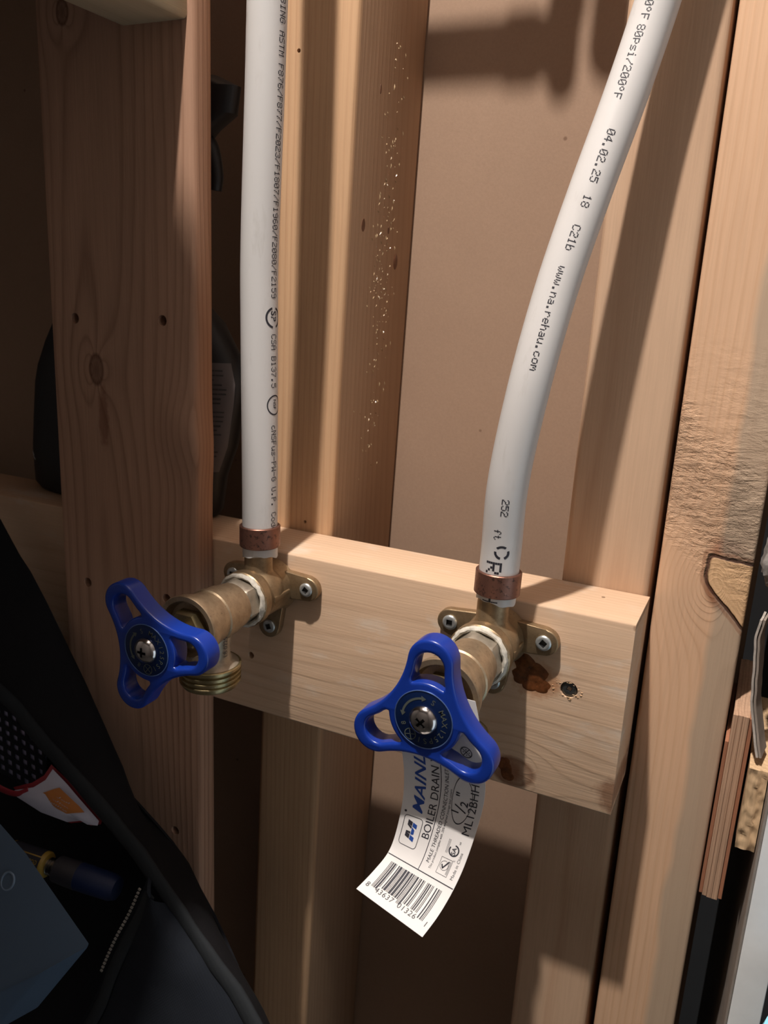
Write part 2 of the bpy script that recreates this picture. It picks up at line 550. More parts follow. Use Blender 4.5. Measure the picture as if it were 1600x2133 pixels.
def torn(s, o, a, b, l, col, nrm, r):
    mm = lambda v: v / 1000.0
    # grey-stained sapwood down the right side
    wob = s.math('MULTIPLY', s.math('SUBTRACT', s.noise(s.comb(0.0, 0.0, l), 14, 2), 0.5), 0.012)
    edge = s.math('SUBTRACT', a, s.math('ADD', wob, 0.0055))
    gm = s.ramp(s.math('MULTIPLY_ADD', edge, 200.0, 0.5), [(0.2, 0.0), (0.8, 0.65)])
    col = s.mix(gm, col, (0.37, 0.31, 0.235))
    # torn grain
    n = s.noise(s.comb(s.math('MULTIPLY', a, 0.42), b, l), 250, 6, 0.66, 0.3)
    band = s.ramp(s.math('ADD', s.math('MULTIPLY_ADD', l, 10.0, 0.5), s.math('MULTIPLY', a, 9.0)), [(0.36, 0.0), (0.58, 1.0), (0.86, 1.0), (1.0, 0.1)])
    band = s.math('MULTIPLY', band, s.ramp(s.math('MULTIPLY_ADD', l, 1.0, 0.5), [(0.55, 1.0), (0.60, 0.0)]))
    band = s.math('MULTIPLY', band, s.ramp(s.noise(s.comb(a, b, s.math('MULTIPLY', l, 0.6)), 70, 2), [(0.3, 0.25), (0.55, 1.0)]))
    # big knot at the right edge
    X = s.math('MULTIPLY_ADD', a, 1000.0, -15.65)
    Z = s.math('MULTIPLY_ADD', l, -1000.0, 100.0)
    wz = s.math('MULTIPLY', s.math('SUBTRACT', s.noise(o[0].node.outputs[0] if False else s.obj(), 120, 2), 0.5), 2.0)
    d1 = s.math('SUBTRACT', s.math('MULTIPLY_ADD', X, 0.12, 102.8), Z)
    d2 = s.math('MULTIPLY', s.math('SUBTRACT', Z, s.math('MULTIPLY_ADD', X, 1.03, 127.9)), 0.7)
    d3 = s.math('SUBTRACT', -14.2, X)
    d = s.math('SMOOTH_MAX', s.math('SMOOTH_MAX', d1, d2, 5.0), d3, 5.0)
    d = s.math('ADD', d, wz)
    inside = s.ramp(s.math('MULTIPLY_ADD', d, 0.5, 0.5), [(0.4, 1.0), (0.6, 0.0)])
    band = s.math('MULTIPLY', band, s.math('MULTIPLY_ADD', inside, -0.8, 1.0))
    dist = s.math('MULTIPLY', s.math('SUBTRACT', n, 0.5), band)
    nrm = s.bump(dist, 1.0, 0.0075, nrm)
    rr = s.math('FRACT', s.math('MULTIPLY', d, 0.55))
    kc = s.mix(s.ramp(rr, [(0.0, 0.0), (0.7, 0.6), (1.0, 0.0)]), (0.70, 0.46, 0.26), (0.56, 0.345, 0.185))
    col = s.mix(inside, col, kc)
    line = s.ramp(s.math('ABSOLUTE', s.math('SUBTRACT', d, 0.4)), [(0.35, 0.92), (1.3, 0.0)])
    halo = s.ramp(s.math('ABSOLUTE', s.math('SUBTRACT', d, 2.0)), [(0.5, 0.5), (2.8, 0.0)])
    col = s.mix(halo, col, (0.26, 0.105, 0.05))
    col = s.mix(line, col, (0.07, 0.025, 0.015))
    nrm = s.bump(s.math('MULTIPLY', line, -1.0), 0.8, 0.002, nrm)
    return col, nrm
W_far = wood('orange_stud', (0.66, 0.425, 0.27), (0.46, 0.24, 0.125), 'z', pith=(0.034, 0.03), freq=520, ringk=0.4, mottle=0.22,
             bump=0.3, knots=((0.012, -0.014, 0.012, 1.1),), extra=torn,
             spots=((0.008, 0.003, 0.008, 0.005, (0.33, 0.12, 0.06), 0.6),))

# ------------------------------------------------------------------ the setting
def box_struct(name, x0, x1, y0, y1, z0, z1, m):
    b = beam(x0, x1, y0, y1, z0, z1, r=0)
    return tag(obj(name, b, m, smooth=False), kind='structure')
box_struct('wall_back', -1300, 6, 441, 453, -1000, 1400, M_paperwall)
box_struct('wall_front', -1300, 500, -1412, -1400, -1000, 1400, M_room)
box_struct('wall_left', -1312, -1300, -1400, 1000, -1000, 1400, M_room)
box_struct('wall_right', 500, 512, -1400, 1000, -1000, 1400, M_room)
box_struct('wall_hall', -1300, 500, 1000, 1012, -1000, 1400, M_room)
box_struct('ceiling', -1312, 512, -1412, 1012, -1012, -1000, M_room)
box_struct('floor', -1312, 512, -1412, 1012, 1400, 1412, M_floor)

win = tag(obj('added_window', beam(494, 499.8, -75, 315, 130, 1070, r=0), plain('added_window_pane', (0.55, 0.68, 0.80), 0.15), base=(497, 120, 1070), smooth=False), kind='structure')  # made-up window, built round the cool fill light
for (ya, yb, za, zb) in ((-95, -70, 110, 1090), (310, 335, 110, 1090), (-70, 310, 110, 135), (-70, 310, 1065, 1090), (-70, 310, 590, 610)):
    obj('added_window_frame', beam(488, 499.8, ya, yb, za, zb, r=1.5, axis='y'), M_drywhite, win)

# ------------------------------------------------------------------ studs
def lean(bm, k, z0=100):
    for v in bm.verts:
        z = (EYE - v.co.z) * 1000
        v.co.x += k * (z - z0) / 1000

# left: flat board standing in front of the blocking, drilled
def subdiv_grid(bm, cutsz, zlo, zhi):
    for k in range(cutsz + 1):
        z = zlo + (zhi - zlo) * k / cutsz
        bmesh.ops.bisect_plane(bm, geom=bm.verts[:] + bm.edges[:] + bm.faces[:], plane_co=P(0, 0, z), plane_no=(0, 0, 1))
b = beam(-333.0, -243.0, 310.5, 324.6, -999, 1399, r=2.6)
for k in range(23):
    bmesh.ops.bisect_plane(b, geom=b.verts[:] + b.edges[:] + b.faces[:], plane_co=P(-329 + k * 3.8, 0, 0), plane_no=(1, 0, 0))
subdiv_grid(b, 46, 20, 160)
for v in b.verts:
    x = v.co.x * 1000; z = (EYE - v.co.z) * 1000
    if v.co.y * 1000 < 318:
        g = math.exp(-(((x + 250) / 13) ** 2 + ((z - 68) / 17) ** 2))
        h = math.exp(-(((x + 256) / 14) ** 2 + ((z - 98) / 18) ** 2))
        v.co.y += (-2.3 * g + 0.8 * h) / 1000
    if x > -246:
        v.co.x += 0.9 * math.exp(-((z - 78) / 16) ** 2) / 1000
left_stud = obj('wall_stud', b, W_left, base=(-288, 317.5, 100), angle=30)
tag(left_stud, 'flat reddish-brown upright with drilled holes, left of the valves, nearest the viewer', 'stud', 'wall studs')
bake_boolean(left_stud, [cyl_obj(x, 310.5, z, 2.7, 8) for x, z in ((-316.2, 20.1), (-261.9, 18.1), (-315.6, 157.7), (-262.6, 155.9), (-259.7, 291.0))])
try:
    left_stud.data.shade_smooth(); left_stud.data.set_sharp_from_angle(angle=math.radians(30))
except Exception:
    pass

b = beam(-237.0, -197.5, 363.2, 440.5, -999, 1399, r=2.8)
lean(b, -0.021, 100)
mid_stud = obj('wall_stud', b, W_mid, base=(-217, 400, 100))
tag(mid_stud, 'honey-coloured stud behind the left white pipe, streaked with dried glue', 'stud', 'wall studs')
bake_boolean(mid_stud, [cyl_obj(-223.3, 363.2, -105.8, 1.0, 4), cyl_obj(-213.5, 363.2, 119.4, 0.9, 4)])

# dried glue and splinters down the side of that stud
b = bmesh.new()
rg = random.Random(3)
for k in range(230):
    z = rg.choice([rg.gauss(-8, 14), rg.gauss(-55, 22), rg.gauss(40, 25), rg.uniform(-120, 110)])
    if z < -125 or z > 118: continue
    y = 404 + rg.gauss(0, 7) - (z) * 0.03
    x = -197.5 - 0.021 * (z - 100) + 0.1
    ln = rg.uniform(0.6, 2.6) * rg.choice([0.6, 1, 1.3]); wd = rg.uniform(0.2, 0.5)
    c = P(x, y, z)
    ang = rg.uniform(-0.9, 0.9)
    dz = Vector((0, math.sin(ang), math.cos(ang))); dy = Vector((0, math.cos(ang), -math.sin(ang)))
    vs = [b.verts.new(c + dz * (sx * ln / 2000) + dy * (sy * wd / 2000)) for sx, sy in ((-1, 0), (0, -1), (1, 0), (0, 1))]
    top = b.verts.new(c + Vector((rg.uniform(0.25, 0.6) / 1000, 0, 0)))
    for i in range(4):
        b.faces.new((vs[i], vs[(i + 1) % 4], top))
bmesh.ops.recalc_face_normals(b, faces=b.faces)
g = obj('dried_glue', b, M_glue, mid_stud, smooth=False, label='dried pale glue specks')
g['kind'] = 'stuff'
# knots on the side of the same stud, slightly proud plugs
for (y, z, ry, rz) in ((380, -31.2, 2.2, 3.6), (420, -16.1, 3.0, 4.8), (390, -94, 0.9, 2.6), (409, -31, 1.0, 2.2)):
    b = bmesh.new()
    x = -197.5 - 0.021 * (z - 100)
    n = 20
    c = b.verts.new(P(x + 0.15, y, z))
    ring = [b.verts.new(P(x + 0.18, y + ry * 0.8 * math.cos(2 * math.pi * i / n), z + rz * 0.8 * math.sin(2 * math.pi * i / n))) for i in range(n)]
    ring2 = [b.verts.new(P(x - 0.3, y + ry * math.cos(2 * math.pi * i / n), z + rz * math.sin(2 * math.pi * i / n))) for i in range(n)]
    for i in range(n):
        b.faces.new((c, ring[i], ring[(i + 1) % n]))
        b.faces.new((ring[i], ring2[i], ring2[(i + 1) % n], ring[(i + 1) % n]))
    bmesh.ops.recalc_face_normals(b, faces=b.faces)
    obj('knot', b, plain('knot_wood', (0.20, 0.085, 0.04), 0.7, var=0.6, scale=300), mid_stud, label='dark oval knot')

b = beam(-76.0, -37.2, 363.2, 440.5, -999, 1399, r=3.0)
lean(b, -0.004, 100)
right_stud = obj('wall_stud', b, W_right, base=(-56, 400, 100))
tag(right_stud, 'pinkish fine-grained stud behind the right end of the short board', 'stud', 'wall studs')

b = beam(-34.3, 3.0, 363.2, 452, -999, 1399, r=1.6)
far_stud = obj('wall_stud', b, W_far, base=(-15.65, 400, 100))
tag(far_stud, 'orange stud with rough torn grain and one big knot, right of the dark gap', 'stud', 'wall studs')

# ------------------------------------------------------------------ blocking board
b = beam(-700, -36.0, 325.0, 363.0, 124.2, 212.8, r=1.0, axis='x')
board = obj('blocking_board', b, W_board, base=(-160, 344, 168))
tag(board, 'pale horizontal board that carries both brass valves', 'board')
bake_boolean(board, [cyl_obj(-220.9, 325, 182.7, 1.9, 5), cyl_obj(-59.6, 325, 159.3, 4.1, 1.6), cyl_obj(-54.0, 350, 124.2, 0.9, 2, axis=(0, 0, -1))])

def screw_mesh(c, axis, r, h, sock, rot):
    """flat-domed screw head with a square drive socket; c = centre of seat (world), axis pointing outwards"""
    b = bmesh.new()
    n = 32
    u, v = frame_from(axis)
    prof = [(-1.5, r * 0.5), (0, r * 0.96), (h * 0.45, r), (h * 0.8, r * 0.9), (h, r * 0.70)]
    rings = [[b.verts.new(c + axis * (t / 1000) + (u * math.cos(2 * math.pi * i / n) + v * math.sin(2 * math.pi * i / n)) * (q / 1000)) for i in range(n)] for t, q in prof]
    for A, B in zip(rings[:-1], rings[1:]):
        for i in range(n):
            b.faces.new((A[i], A[(i + 1) % n], B[(i + 1) % n], B[i]))
    b.faces.new(list(reversed(rings[0])))
    off = int(round(rot / (2 * math.pi) * n))
    def sq(t, k):
        return [b.verts.new(c + axis * (t / 1000) + (u * math.cos(2 * math.pi * (off + q * 8) / n) + v * math.sin(2 * math.pi * (off + q * 8) / n)) * (sock * 0.7071 * k / 1000)) for q in range(4)]
    s0, s1 = sq(h * 0.93, 1.0), sq(h * 0.12, 0.72)
    top = rings[-1]
    for q in range(4):
        a0 = (off + q * 8) % n
        for i in range(8):
            p0, p1 = top[(a0 + i) % n], top[(a0 + i + 1) % n]
            b.faces.new((p0, p1, s0[q] if i < 4 else s0[(q + 1) % 4]))
        b.faces.new((top[(a0 + 4) % n], s0[(q + 1) % 4], s0[q]))
    for q in range(4):
        f = b.faces.new((s0[q], s0[(q + 1) % 4], s1[(q + 1) % 4], s1[q])); f.material_index = 1
    f = b.faces.new(s1); f.material_index = 1
    bmesh.ops.recalc_face_normals(b, faces=b.faces)
    return b
def cut_socket(o, c, axis, s, depth, h, rot, cross=False):
    u, v = frame_from(axis)
    u2 = u * math.cos(rot) + v * math.sin(rot); v2 = axis.cross(u2)
    cs = []
    boxes = ((s, s),) if not cross else ((s, s * 0.26), (s * 0.26, s))
    for (sx, sy) in boxes:
        bb = bmesh.new(); bmesh.ops.create_cube(bb, size=1)
        for vv in bb.verts:
            k = 0.75 if vv.co.z < 0 else 1.0
            vv.co = c + u2 * (vv.co.x * sx * k / 1000) + v2 * (vv.co.y * sy * k / 1000) + axis * ((h - depth / 2 + 0.5 + vv.co.z * (depth + 1)) / 1000)
        bmesh.ops.recalc_face_normals(bb, faces=bb.faces)
        off = o.matrix_world.translation
        me = bpy.data.meshes.new('c'); bb.to_mesh(me); bb.free()
        cs.append(link(bpy.data.objects.new('c', me)))
    bake_boolean(o, cs)
    o.data.materials.append(M_recess_shade)
    inv_ = o.matrix_world.inverted()
    for p in o.data.polygons:
        w_ = o.matrix_world @ p.center - c
        t_ = w_.dot(axis) * 1000
        rad = (w_ - axis * w_.dot(axis)).length * 1000
        if rad < s * 0.72 and 0.05 < t_ < h - 0.12 and (abs(p.normal.dot(axis)) < 0.5 or t_ < h * 0.5):
            p.material_index = 1
    try:
        o.data.shade_smooth(); o.data.set_sharp_from_angle(angle=math.radians(35))
    except Exception: pass

OUT = Vector((0, -1, 0))
def add_screw(x, y, z, r, h, m, parent, rot, s=2.4, cross=False, label=None, name='screw'):
    c = P(x, y, z)
    return obj(name, screw_mesh(c, OUT, r, h, s, rot), [m, M_recess_shade], parent, label=label)
add_screw(-59.6, 327.0, 159.3, 3.6, 1.3, M_black_screw, board, 0.4, 2.2, label='dark screw sunk into the board')
# splinters where that screw was driven
b = bmesh.new()
rg = random.Random(11)
for k in range(40):
    a = rg.uniform(0, 6.28); d = rg.uniform(4.2, 6.8)
    c = P(-59.6 + d * math.cos(a) - 1.2, 325, 159.3 + d * 0.7 * math.sin(a))
    q = rg.uniform(0.2, 0.55) / 1000
    vs = [c + Vector((-q * 1.8, 0.0001, q * .3)), c + Vector((0, 0.0001, -q * .6)), c + Vector((q * 1.8, 0.0001, q * .2)), c + Vector((0, -q * .8, q * .2))]
    vs = [b.verts.new(v) for v in vs]
    for f in ((0, 1, 3), (1, 2, 3), (2, 0, 3)): b.faces.new([vs[i] for i in f])
bmesh.ops.recalc_face_normals(b, faces=b.faces)
o = obj('splinters', b, W_scrap, board, smooth=False); o['kind'] = 'stuff'
# amber resin
b = bmesh.new()
for (x, z, rx, rz, h) in ((-79.5, 152.5, 4.6, 5.2, 0.42), (-74.5, 156.0, 5.4, 5.6, 0.36), (-81, 158, 3.6, 4.0, 0.3), (-71.5, 160.5, 4.0, 3.4, 0.22), (-76.5, 160, 4.2, 4.2, 0.3)):
    q = bmesh.ops.create_uvsphere(b, u_segments=18, v_segments=10, radius=1)['verts']
    for v in q:
        p = v.co.copy()
        v.co = P(x + p.x * rx * (1 + 0.15 * math.sin(5 * p.z)), 325.0 + p.y * h, z - p.z * rz)
obj('resin', b, M_resin, board, label='glossy amber resin blob')
b = bmesh.new()
for (x, z, rx, rz, h) in ((-83.0, 205.5, 2.6, 4.6, 0.3), (-85.0, 202.5, 2.4, 3.2, 0.26), (-81.6, 208, 2.4, 2.2, 0.22), (-83.5, 201, 1.8, 2.0, 0.2)):
    q = bmesh.ops.create_uvsphere(b, u_segments=16, v_segments=8, radius=1)['verts']
    for v in q:
        p = v.co.copy()
        v.co = P(x + p.x * rx, 325.0 + p.y * h, z - p.z * rz)
obj('resin', b, M_resin, board, label='small amber resin crust near the lower edge')

# ------------------------------------------------------------------ joist end, with unseen blockers added to shade the left side
b = beam(-282.0, -245.6, -60, 310.4, -195, -106.0, r=2.0, axis='y')
tag(obj('joist', b, W_block, base=(-264, 120, -150)), 'pale joist end coming forward from the top of the left upright', 'joist')
b = bmesh.new()
lo_ = [b.verts.new(P(x, y, -195.2)) for x, y in ((-1290, -60), (-240, -60), (-240, 308), (-336, 308), (-336, 440), (-1290, 440))]
hi_ = [b.verts.new(P(v.co.x * 1000, v.co.y * 1000, -213)) for v in lo_]
b.faces.new(lo_); b.faces.new(list(reversed(hi_)))
for i in range(6):
    b.faces.new((lo_[i], hi_[i], hi_[(i + 1) % 6], lo_[(i + 1) % 6]))
bmesh.ops.recalc_face_normals(b, faces=b.faces)
tag(obj('shade_board', b, W_ply, base=(-700, 120, -204), smooth=False), 'unseen plywood board added to shade the left side, notched round the upright', 'shade_board')
b = bmesh.new()
lathe(b, P(-250, 145, -213.2), Vector((0, 0, 1)), [(0, 62), (0.8, 64), (2.5, 64), (3.2, 63), (92, 63), (93, 64.2), (96, 64.2), (96.5, 62), (96.5, 56), (94, 55), (94, 48), (95.5, 47)], seg=64)
tag(obj('shade_tin', b, M_zinc, base=(-250, 145, -213.2)), 'unseen round tin added to shade the left upright and handle, above the frame', 'shade tin')

# ------------------------------------------------------------------ ceiling lamp
lampT = thing('ceiling_lamp', 'bare bulb holder on the ceiling above the viewer', 'lamp', (LAMP[0], LAMP[1], -999.5))
b = bmesh.new()
lathe(b, P(LAMP[0], LAMP[1], -999.8), Vector((0, 0, -1)), [(0, 52), (6, 52), (12, 46), (14, 24), (40, 21), (62, 20), (64, 16)], seg=40)
obj('holder', b, M_drywhite, lampT)
ld = bpy.data.lights.new('bulb', 'POINT')
ld.energy = LAMP_POWER
ld.color = (1.0, 0.915, 0.85)
ld.shadow_soft_size = 0.014
lo = link(bpy.data.objects.new('bulb', ld))
lo.parent = lampT
lo.location = P(*LAMP) - LOC[lampT.name]
# cool fill light added from the right; the window behind it is made up
dd = bpy.data.lights.new('side_fill', 'AREA')
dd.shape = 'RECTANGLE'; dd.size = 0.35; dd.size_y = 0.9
dd.energy = FILL_POWER
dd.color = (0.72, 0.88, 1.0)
do = link(bpy.data.objects.new('side_fill', dd))
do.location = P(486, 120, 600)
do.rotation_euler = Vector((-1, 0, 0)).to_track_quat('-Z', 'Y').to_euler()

# ------------------------------------------------------------------ lettering helpers
G = {
'0':'01110,10001,10011,10101,11001,10001,01110','1':'00100,01100,00100,00100,00100,00100,01110','2':'01110,10001,00001,00110,01000,10000,11111',
'3':'01110,10001,00001,00110,00001,10001,01110','4':'00010,00110,01010,10010,11111,00010,00010','5':'11111,10000,11110,00001,00001,10001,01110',
'6':'01110,10000,10000,11110,10001,10001,01110','7':'11111,00001,00010,00100,00100,01000,01000','8':'01110,10001,10001,01110,10001,10001,01110',
'9':'01110,10001,10001,01111,00001,00001,01110','/':'00001,00001,00010,00100,01000,10000,10000','.':'00000,00000,00000,00000,00000,01100,01100',
'-':'00000,00000,00000,11111,00000,00000,00000','T':'11111,00100,00100,00100,00100,00100,00100','U':'10001,10001,10001,10001,10001,10001,01110',
'B':'11110,10001,10001,11110,10001,10001,11110','I':'01110,00100,00100,00100,00100,00100,01110','N':'10001,11001,10101,10101,10011,10001,10001',
'G':'01110,10001,10000,10111,10001,10001,01110','A':'01110,10001,10001,11111,10001,10001,10001','S':'01111,10000,10000,01110,00001,00001,11110',
'M':'10001,11011,10101,10101,10001,10001,10001','F':'11111,10000,10000,11110,10000,10000,10000','C':'01110,10001,10000,10000,10000,10001,01110',
'P':'11110,10001,10001,11110,10000,10000,10000','W':'10001,10001,10001,10101,10101,11011,10001','R':'11110,10001,10001,11110,10100,10010,10001','H':'10001,10001,10001,11111,10001,10001,10001',
'c':'00000,00000,01110,10000,10000,10001,01110','u':'00000,00000,10001,10001,10001,10011,01101','s':'00000,00000,01111,10000,01110,00001,11110',
'o':'00000,00000,01110,10001,10001,10001,01110','p':'00000,11110,10001,10001,11110,10000,10000','i':'00100,00000,01100,00100,00100,00100,01110',
'b':'10000,10000,10110,11001,10001,10001,11110','w':'00000,00000,10001,10001,10101,10101,01010','n':'00000,00000,10110,11001,10001,10001,10001',
'a':'00000,00000,01110,00001,01111,10001,01111','r':'00000,00000,10110,11001,10000,10000,10000','e':'00000,00000,01110,10001,11111,10000,01110',
'h':'10000,10000,10110,11001,10001,10001,10001','m':'00000,00000,11010,10101,10101,10001,10001','f':'00110,01001,01000,11100,01000,01000,01000',
't':'01000,01000,11100,01000,01000,01001,00110','d':'00001,00001,01101,10011,10001,10001,01111','°':'01100,10010,10010,01100,00000,00000,00000'}
class Pipe:
    """centre line + radius; place(z, v, h): z mm down, v mm round the pipe to the viewer's right, lift h mm"""
    def __init__(s, pts, r, n=90):
        s.path = catmull([P(*p) for p in pts], 14); s.r = r
    def at(s, z):
        zz = EYE - z / 1000.0
        pa = s.path
        for a, b in zip(pa[:-1], pa[1:]):
            if (a.z - zz) * (b.z - zz) <= 0 and abs(a.z - b.z) > 1e-9:
                t = (zz - a.z) / (b.z - a.z)
                return a.lerp(b, t), (a - b).normalized() if a.z < b.z else (b - a).normalized()
        return pa[0], Vector((0, 0, -1))
    def place(s, z, v, h=0.05, v0=0.0):
        c, t = s.at(z)
        f = Vector((-c.x, -c.y, 0)).normalized()
        rt = Vector((-f.y, f.x, 0))
        rt = (rt - t * rt.dot(t)).normalized()
        f = rt.cross(t).normalized()
        if f.dot(Vector((-c.x, -c.y, 0))) < 0: f = -f
        a = v0 + v / s.r
        return c + (f * math.cos(a) + rt * math.sin(a)) * ((s.r + h) / 1000)

def dots(bm, place, text, z, pitch, height, v0, slant=1.0):
    """dot-matrix text running down the pipe, tops to the right"""
    cw = pitch / 6.0; ch = height / 7.0
    for ch_ in text:
        if ch_ in G:
            for ri, row in enumerate(G[ch_].split(',')):
                x = 0
                while x < 5:
                    if row[x] == '1':
                        e = x
                        while e + 1 < 5 and row[e + 1] == '1': e += 1
                        z0 = z + x * cw; z1 = z + (e + 0.94) * cw
                        va = (3.5 - ri) * ch; vb = va - ch * 0.94
                        q = [place(z0, va, 0.05, v0), place(z1, va, 0.05, v0), place(z1, vb, 0.05, v0), place(z0, vb, 0.05, v0)]
                        bm.faces.new([bm.verts.new(p) for p in q])
                        x = e + 1
                    else:
                        x += 1
        z += pitch
    return z

def font_polys(text, size, shear=0.0, bold=0.0, space=1.0, sx=1.0):
    """2D polygons (mm) of the built-in font; baseline at 0, starts at 0"""
    cu = bpy.data.curves.new('t', 'FONT')
    cu.body = text; cu.size = size; cu.shear = shear; cu.offset = bold; cu.space_character = space
    cu.resolution_u = 3
    o = link(bpy.data.objects.new('t', cu))
    bpy.context.view_layer.update()
    me = bpy.data.meshes.new_from_object(o.evaluated_get(bpy.context.evaluated_depsgraph_get()))
    out = [[(me.vertices[i].co.x * sx, me.vertices[i].co.y) for i in p.vertices] for p in me.polygons]
    bpy.data.objects.remove(o, do_unlink=True); bpy.data.curves.remove(cu); bpy.data.meshes.remove(me)
    return out
def add_polys(bm, polys, fn):
    for pl in polys:
        try:
            bm.faces.new([bm.verts.new(fn(x, y)) for x, y in pl])
        except Exception:
            pass
def arc_poly(bm, fn, cx, cy, r0, r1, a0, a1, n=36, sx=1.0, sy=1.0):
    for i in range(n):
        p = a0 + (a1 - a0) * i / n; q = a0 + (a1 - a0) * (i + 1) / n
        pts = [(cx + r0 * math.cos(p) * sx, cy + r0 * math.sin(p) * sy), (cx + r1 * math.cos(p) * sx, cy + r1 * math.sin(p) * sy),
               (cx + r1 * math.cos(q) * sx, cy + r1 * math.sin(q) * sy), (cx + r0 * math.cos(q) * sx, cy + r0 * math.sin(q) * sy)]
        bm.faces.new([bm.verts.new(fn(*k)) for k in pts])
def seg_poly(bm, fn, x0, y0, x1, y1, wd, n=6):
    dx, dy = x1 - x0, y1 - y0
    L = math.hypot(dx, dy); nx, ny = -dy / L * wd / 2, dx / L * wd / 2
    for i in range(n):
        a, c = i / n, (i + 1) / n
        pts = [(x0 + dx * a + nx, y0 + dy * a + ny), (x0 + dx * a - nx, y0 + dy * a - ny), (x0 + dx * c - nx, y0 + dy * c - ny), (x0 + dx * c + nx, y0 + dy * c + ny)]
        bm.faces.new([bm.verts.new(fn(*k)) for k in pts])

# ------------------------------------------------------------------ PEX pipes
CXL, CXR, CZ = -207.8, -92.4, 141.0
pl = Pipe([(-204.0, 310, 130), (-206.0, 310, 121.5), (-206.6, 310, 86), (-207.8, 310, 20), (-208.0, 310, -18), (-206.0, 310, -91), (-205.4, 310, -140), (-205.6, 310, -260), (-206, 311, -500), (-206, 312, -999)], 8.15)
pr_ = Pipe([(-91.4, 310, 130), (-90.6, 310, 119.5), (-90.2, 310, 98), (-89.2, 308, 69), (-84.9, 310, 31.2), (-80.2, 318, -4.6), (-73.6, 327, -39.6), (-66.4, 336, -73.7), (-60.1, 343, -106.5), (-52, 347, -150), (-40, 350, -230), (-30, 351, -320), (-22, 351, -500), (-20, 351, -999)], 8.15)
def build_pipe(pp, zend, label, ring, rot):
    t = thing('water_pipe', label, 'pipe', tuple((pp.at(zend)[0].x * 1000, pp.at(zend)[0].y * 1000, zend)), 'white water pipes')
    path = [p for p in pp.path if (EYE - p.z) * 1000 < zend]
    path = [pp.at(zend)[0]] + sorted(path, key=lambda p: p.z)
    fine = resample(path, 220)
    b = bmesh.new()
    tube(b, fine, pp.r, seg=40)
    # ragged cut at the lower end
    for v in b.verts:
        z = (EYE - v.co.z) * 1000
        if z > zend - 1.2:
            a = math.atan2(v.co.y - fine[0].y, v.co.x - fine[0].x)
            v.co.z -= (0.9 * math.sin(a * 2 + rot) + 0.35 * math.sin(a * 7 + rot)) / 1000
    obj('tubing', b, M_pex, t)
    z0, z1 = ring
    c0, d = pp.at(z0); c1, _ = pp.at(z1)
    b = bmesh.new()
    ax = (c1 - c0)
    L = ax.length * 1000
    prof = [(0, 8.25), (0, 9.1), (0.35, 9.45), (L - 0.35, 9.45), (L, 9.1), (L, 8.25)]
    lathe(b, c0, ax, prof, seg=56, cap0=False, cap1=False)
    # seam mark of the crimp jaws
    obj('crimp_ring', b, M_copper, t, label='tarnished copper crimp ring')
    return t
pipeL = build_pipe(pl, 121.6, 'straight white plastic pipe with copper ring, above the left valve', (107.2, 117.2), 0.6)
pipeR = build_pipe(pr_, 119.6, 'bent white plastic pipe with copper ring, above the right valve', (107.0, 116.8), 2.4)

b = bmesh.new()
V0 = math.radians(50)
pt = 2.345
dots(b, pl.place, 'TUBING ASTM ', -85.9 - 12 * pt, pt, 3.3, V0)
dots(b, pl.place, 'F876/F877/F2023/F1807/F1960/F2080/F2159', -85.9, pt, 3.3, V0)
dots(b, pl.place, 'CSA B137.5', 20.3, pt, 3.3, V0)
dots(b, pl.place, 'cNSFus-PW-G U.P. Code', 60.0, pt, 3.3, V0)
fnL = lambda x, y: pl.place(x, y, 0.05, V0)
arc_poly(b, fnL, 13.3, 0.0, 3.6, 4.5, math.radians(195), math.radians(350), 24)   # certification mark
arc_poly(b, fnL, 13.3, 0.0, 3.6, 4.5, math.radians(20), math.radians(165), 24)
add_polys(b, font_polys('SP', 4.6, bold=0.08), lambda x, y: fnL(10.4 + x, y - 1.7))
arc_poly(b, fnL, 51.0, 0.6, 3.9, 4.5, 0, 2 * math.pi, 36)
add_polys(b, font_polys('NSF', 2.6, bold=0.03), lambda x, y: fnL(48.4 + x, y - 0.3))
obj('printed_lettering', b, M_ink, pipeL, smooth=False)['kind'] = 'stuff'

b = bmesh.new()
V1 = math.radians(-9)
dots(b, pr_.place, '100°F', -107.5, pt, 3.1, math.radians(-14))
dots(b, pr_.place, '80psi/200°F', -94.4, pt, 3.1, math.radians(-14))
dots(b, pr_.place, '04.02.25', -58.8, pt, 3.1, math.radians(3))
dots(b, pr_.place, '18', -35.9, pt, 3.1, math.radians(3))
dots(b, pr_.place, 'C21b', -25.3, pt, 3.1, math.radians(2))
dots(b, pr_.place, 'www.na.rehau.com', -10.6, pt, 3.1, math.radians(1))
dots(b, pr_.place, '252', 74.7, pt, 3.0, math.radians(0))
dots(b, pr_.place, 'ft', 87.0, pt, 3.0, math.radians(-14))
obj('printed_lettering', b, M_ink, pipeR, smooth=False)['kind'] = 'stuff'
b = bmesh.new()
fnR = lambda x, y: pr_.place(x, y, 0.05, 0.0)
for a0 in (25, 145, 265):
    arc_poly(b, fnR, 96.8, 0.3, 2.1, 3.1, math.radians(a0), math.radians(a0 + 85), 10)
dots(b, pr_.place, 'R', 101.3, 6.2, 6.6, -2.4 / 8.15)
dots(b, pr_.place, 'H', 116.4, 2.7, 6.6, -2.6 / 8.15)
obj('printed_logo', b, M_ink, pipeR, smooth=False)

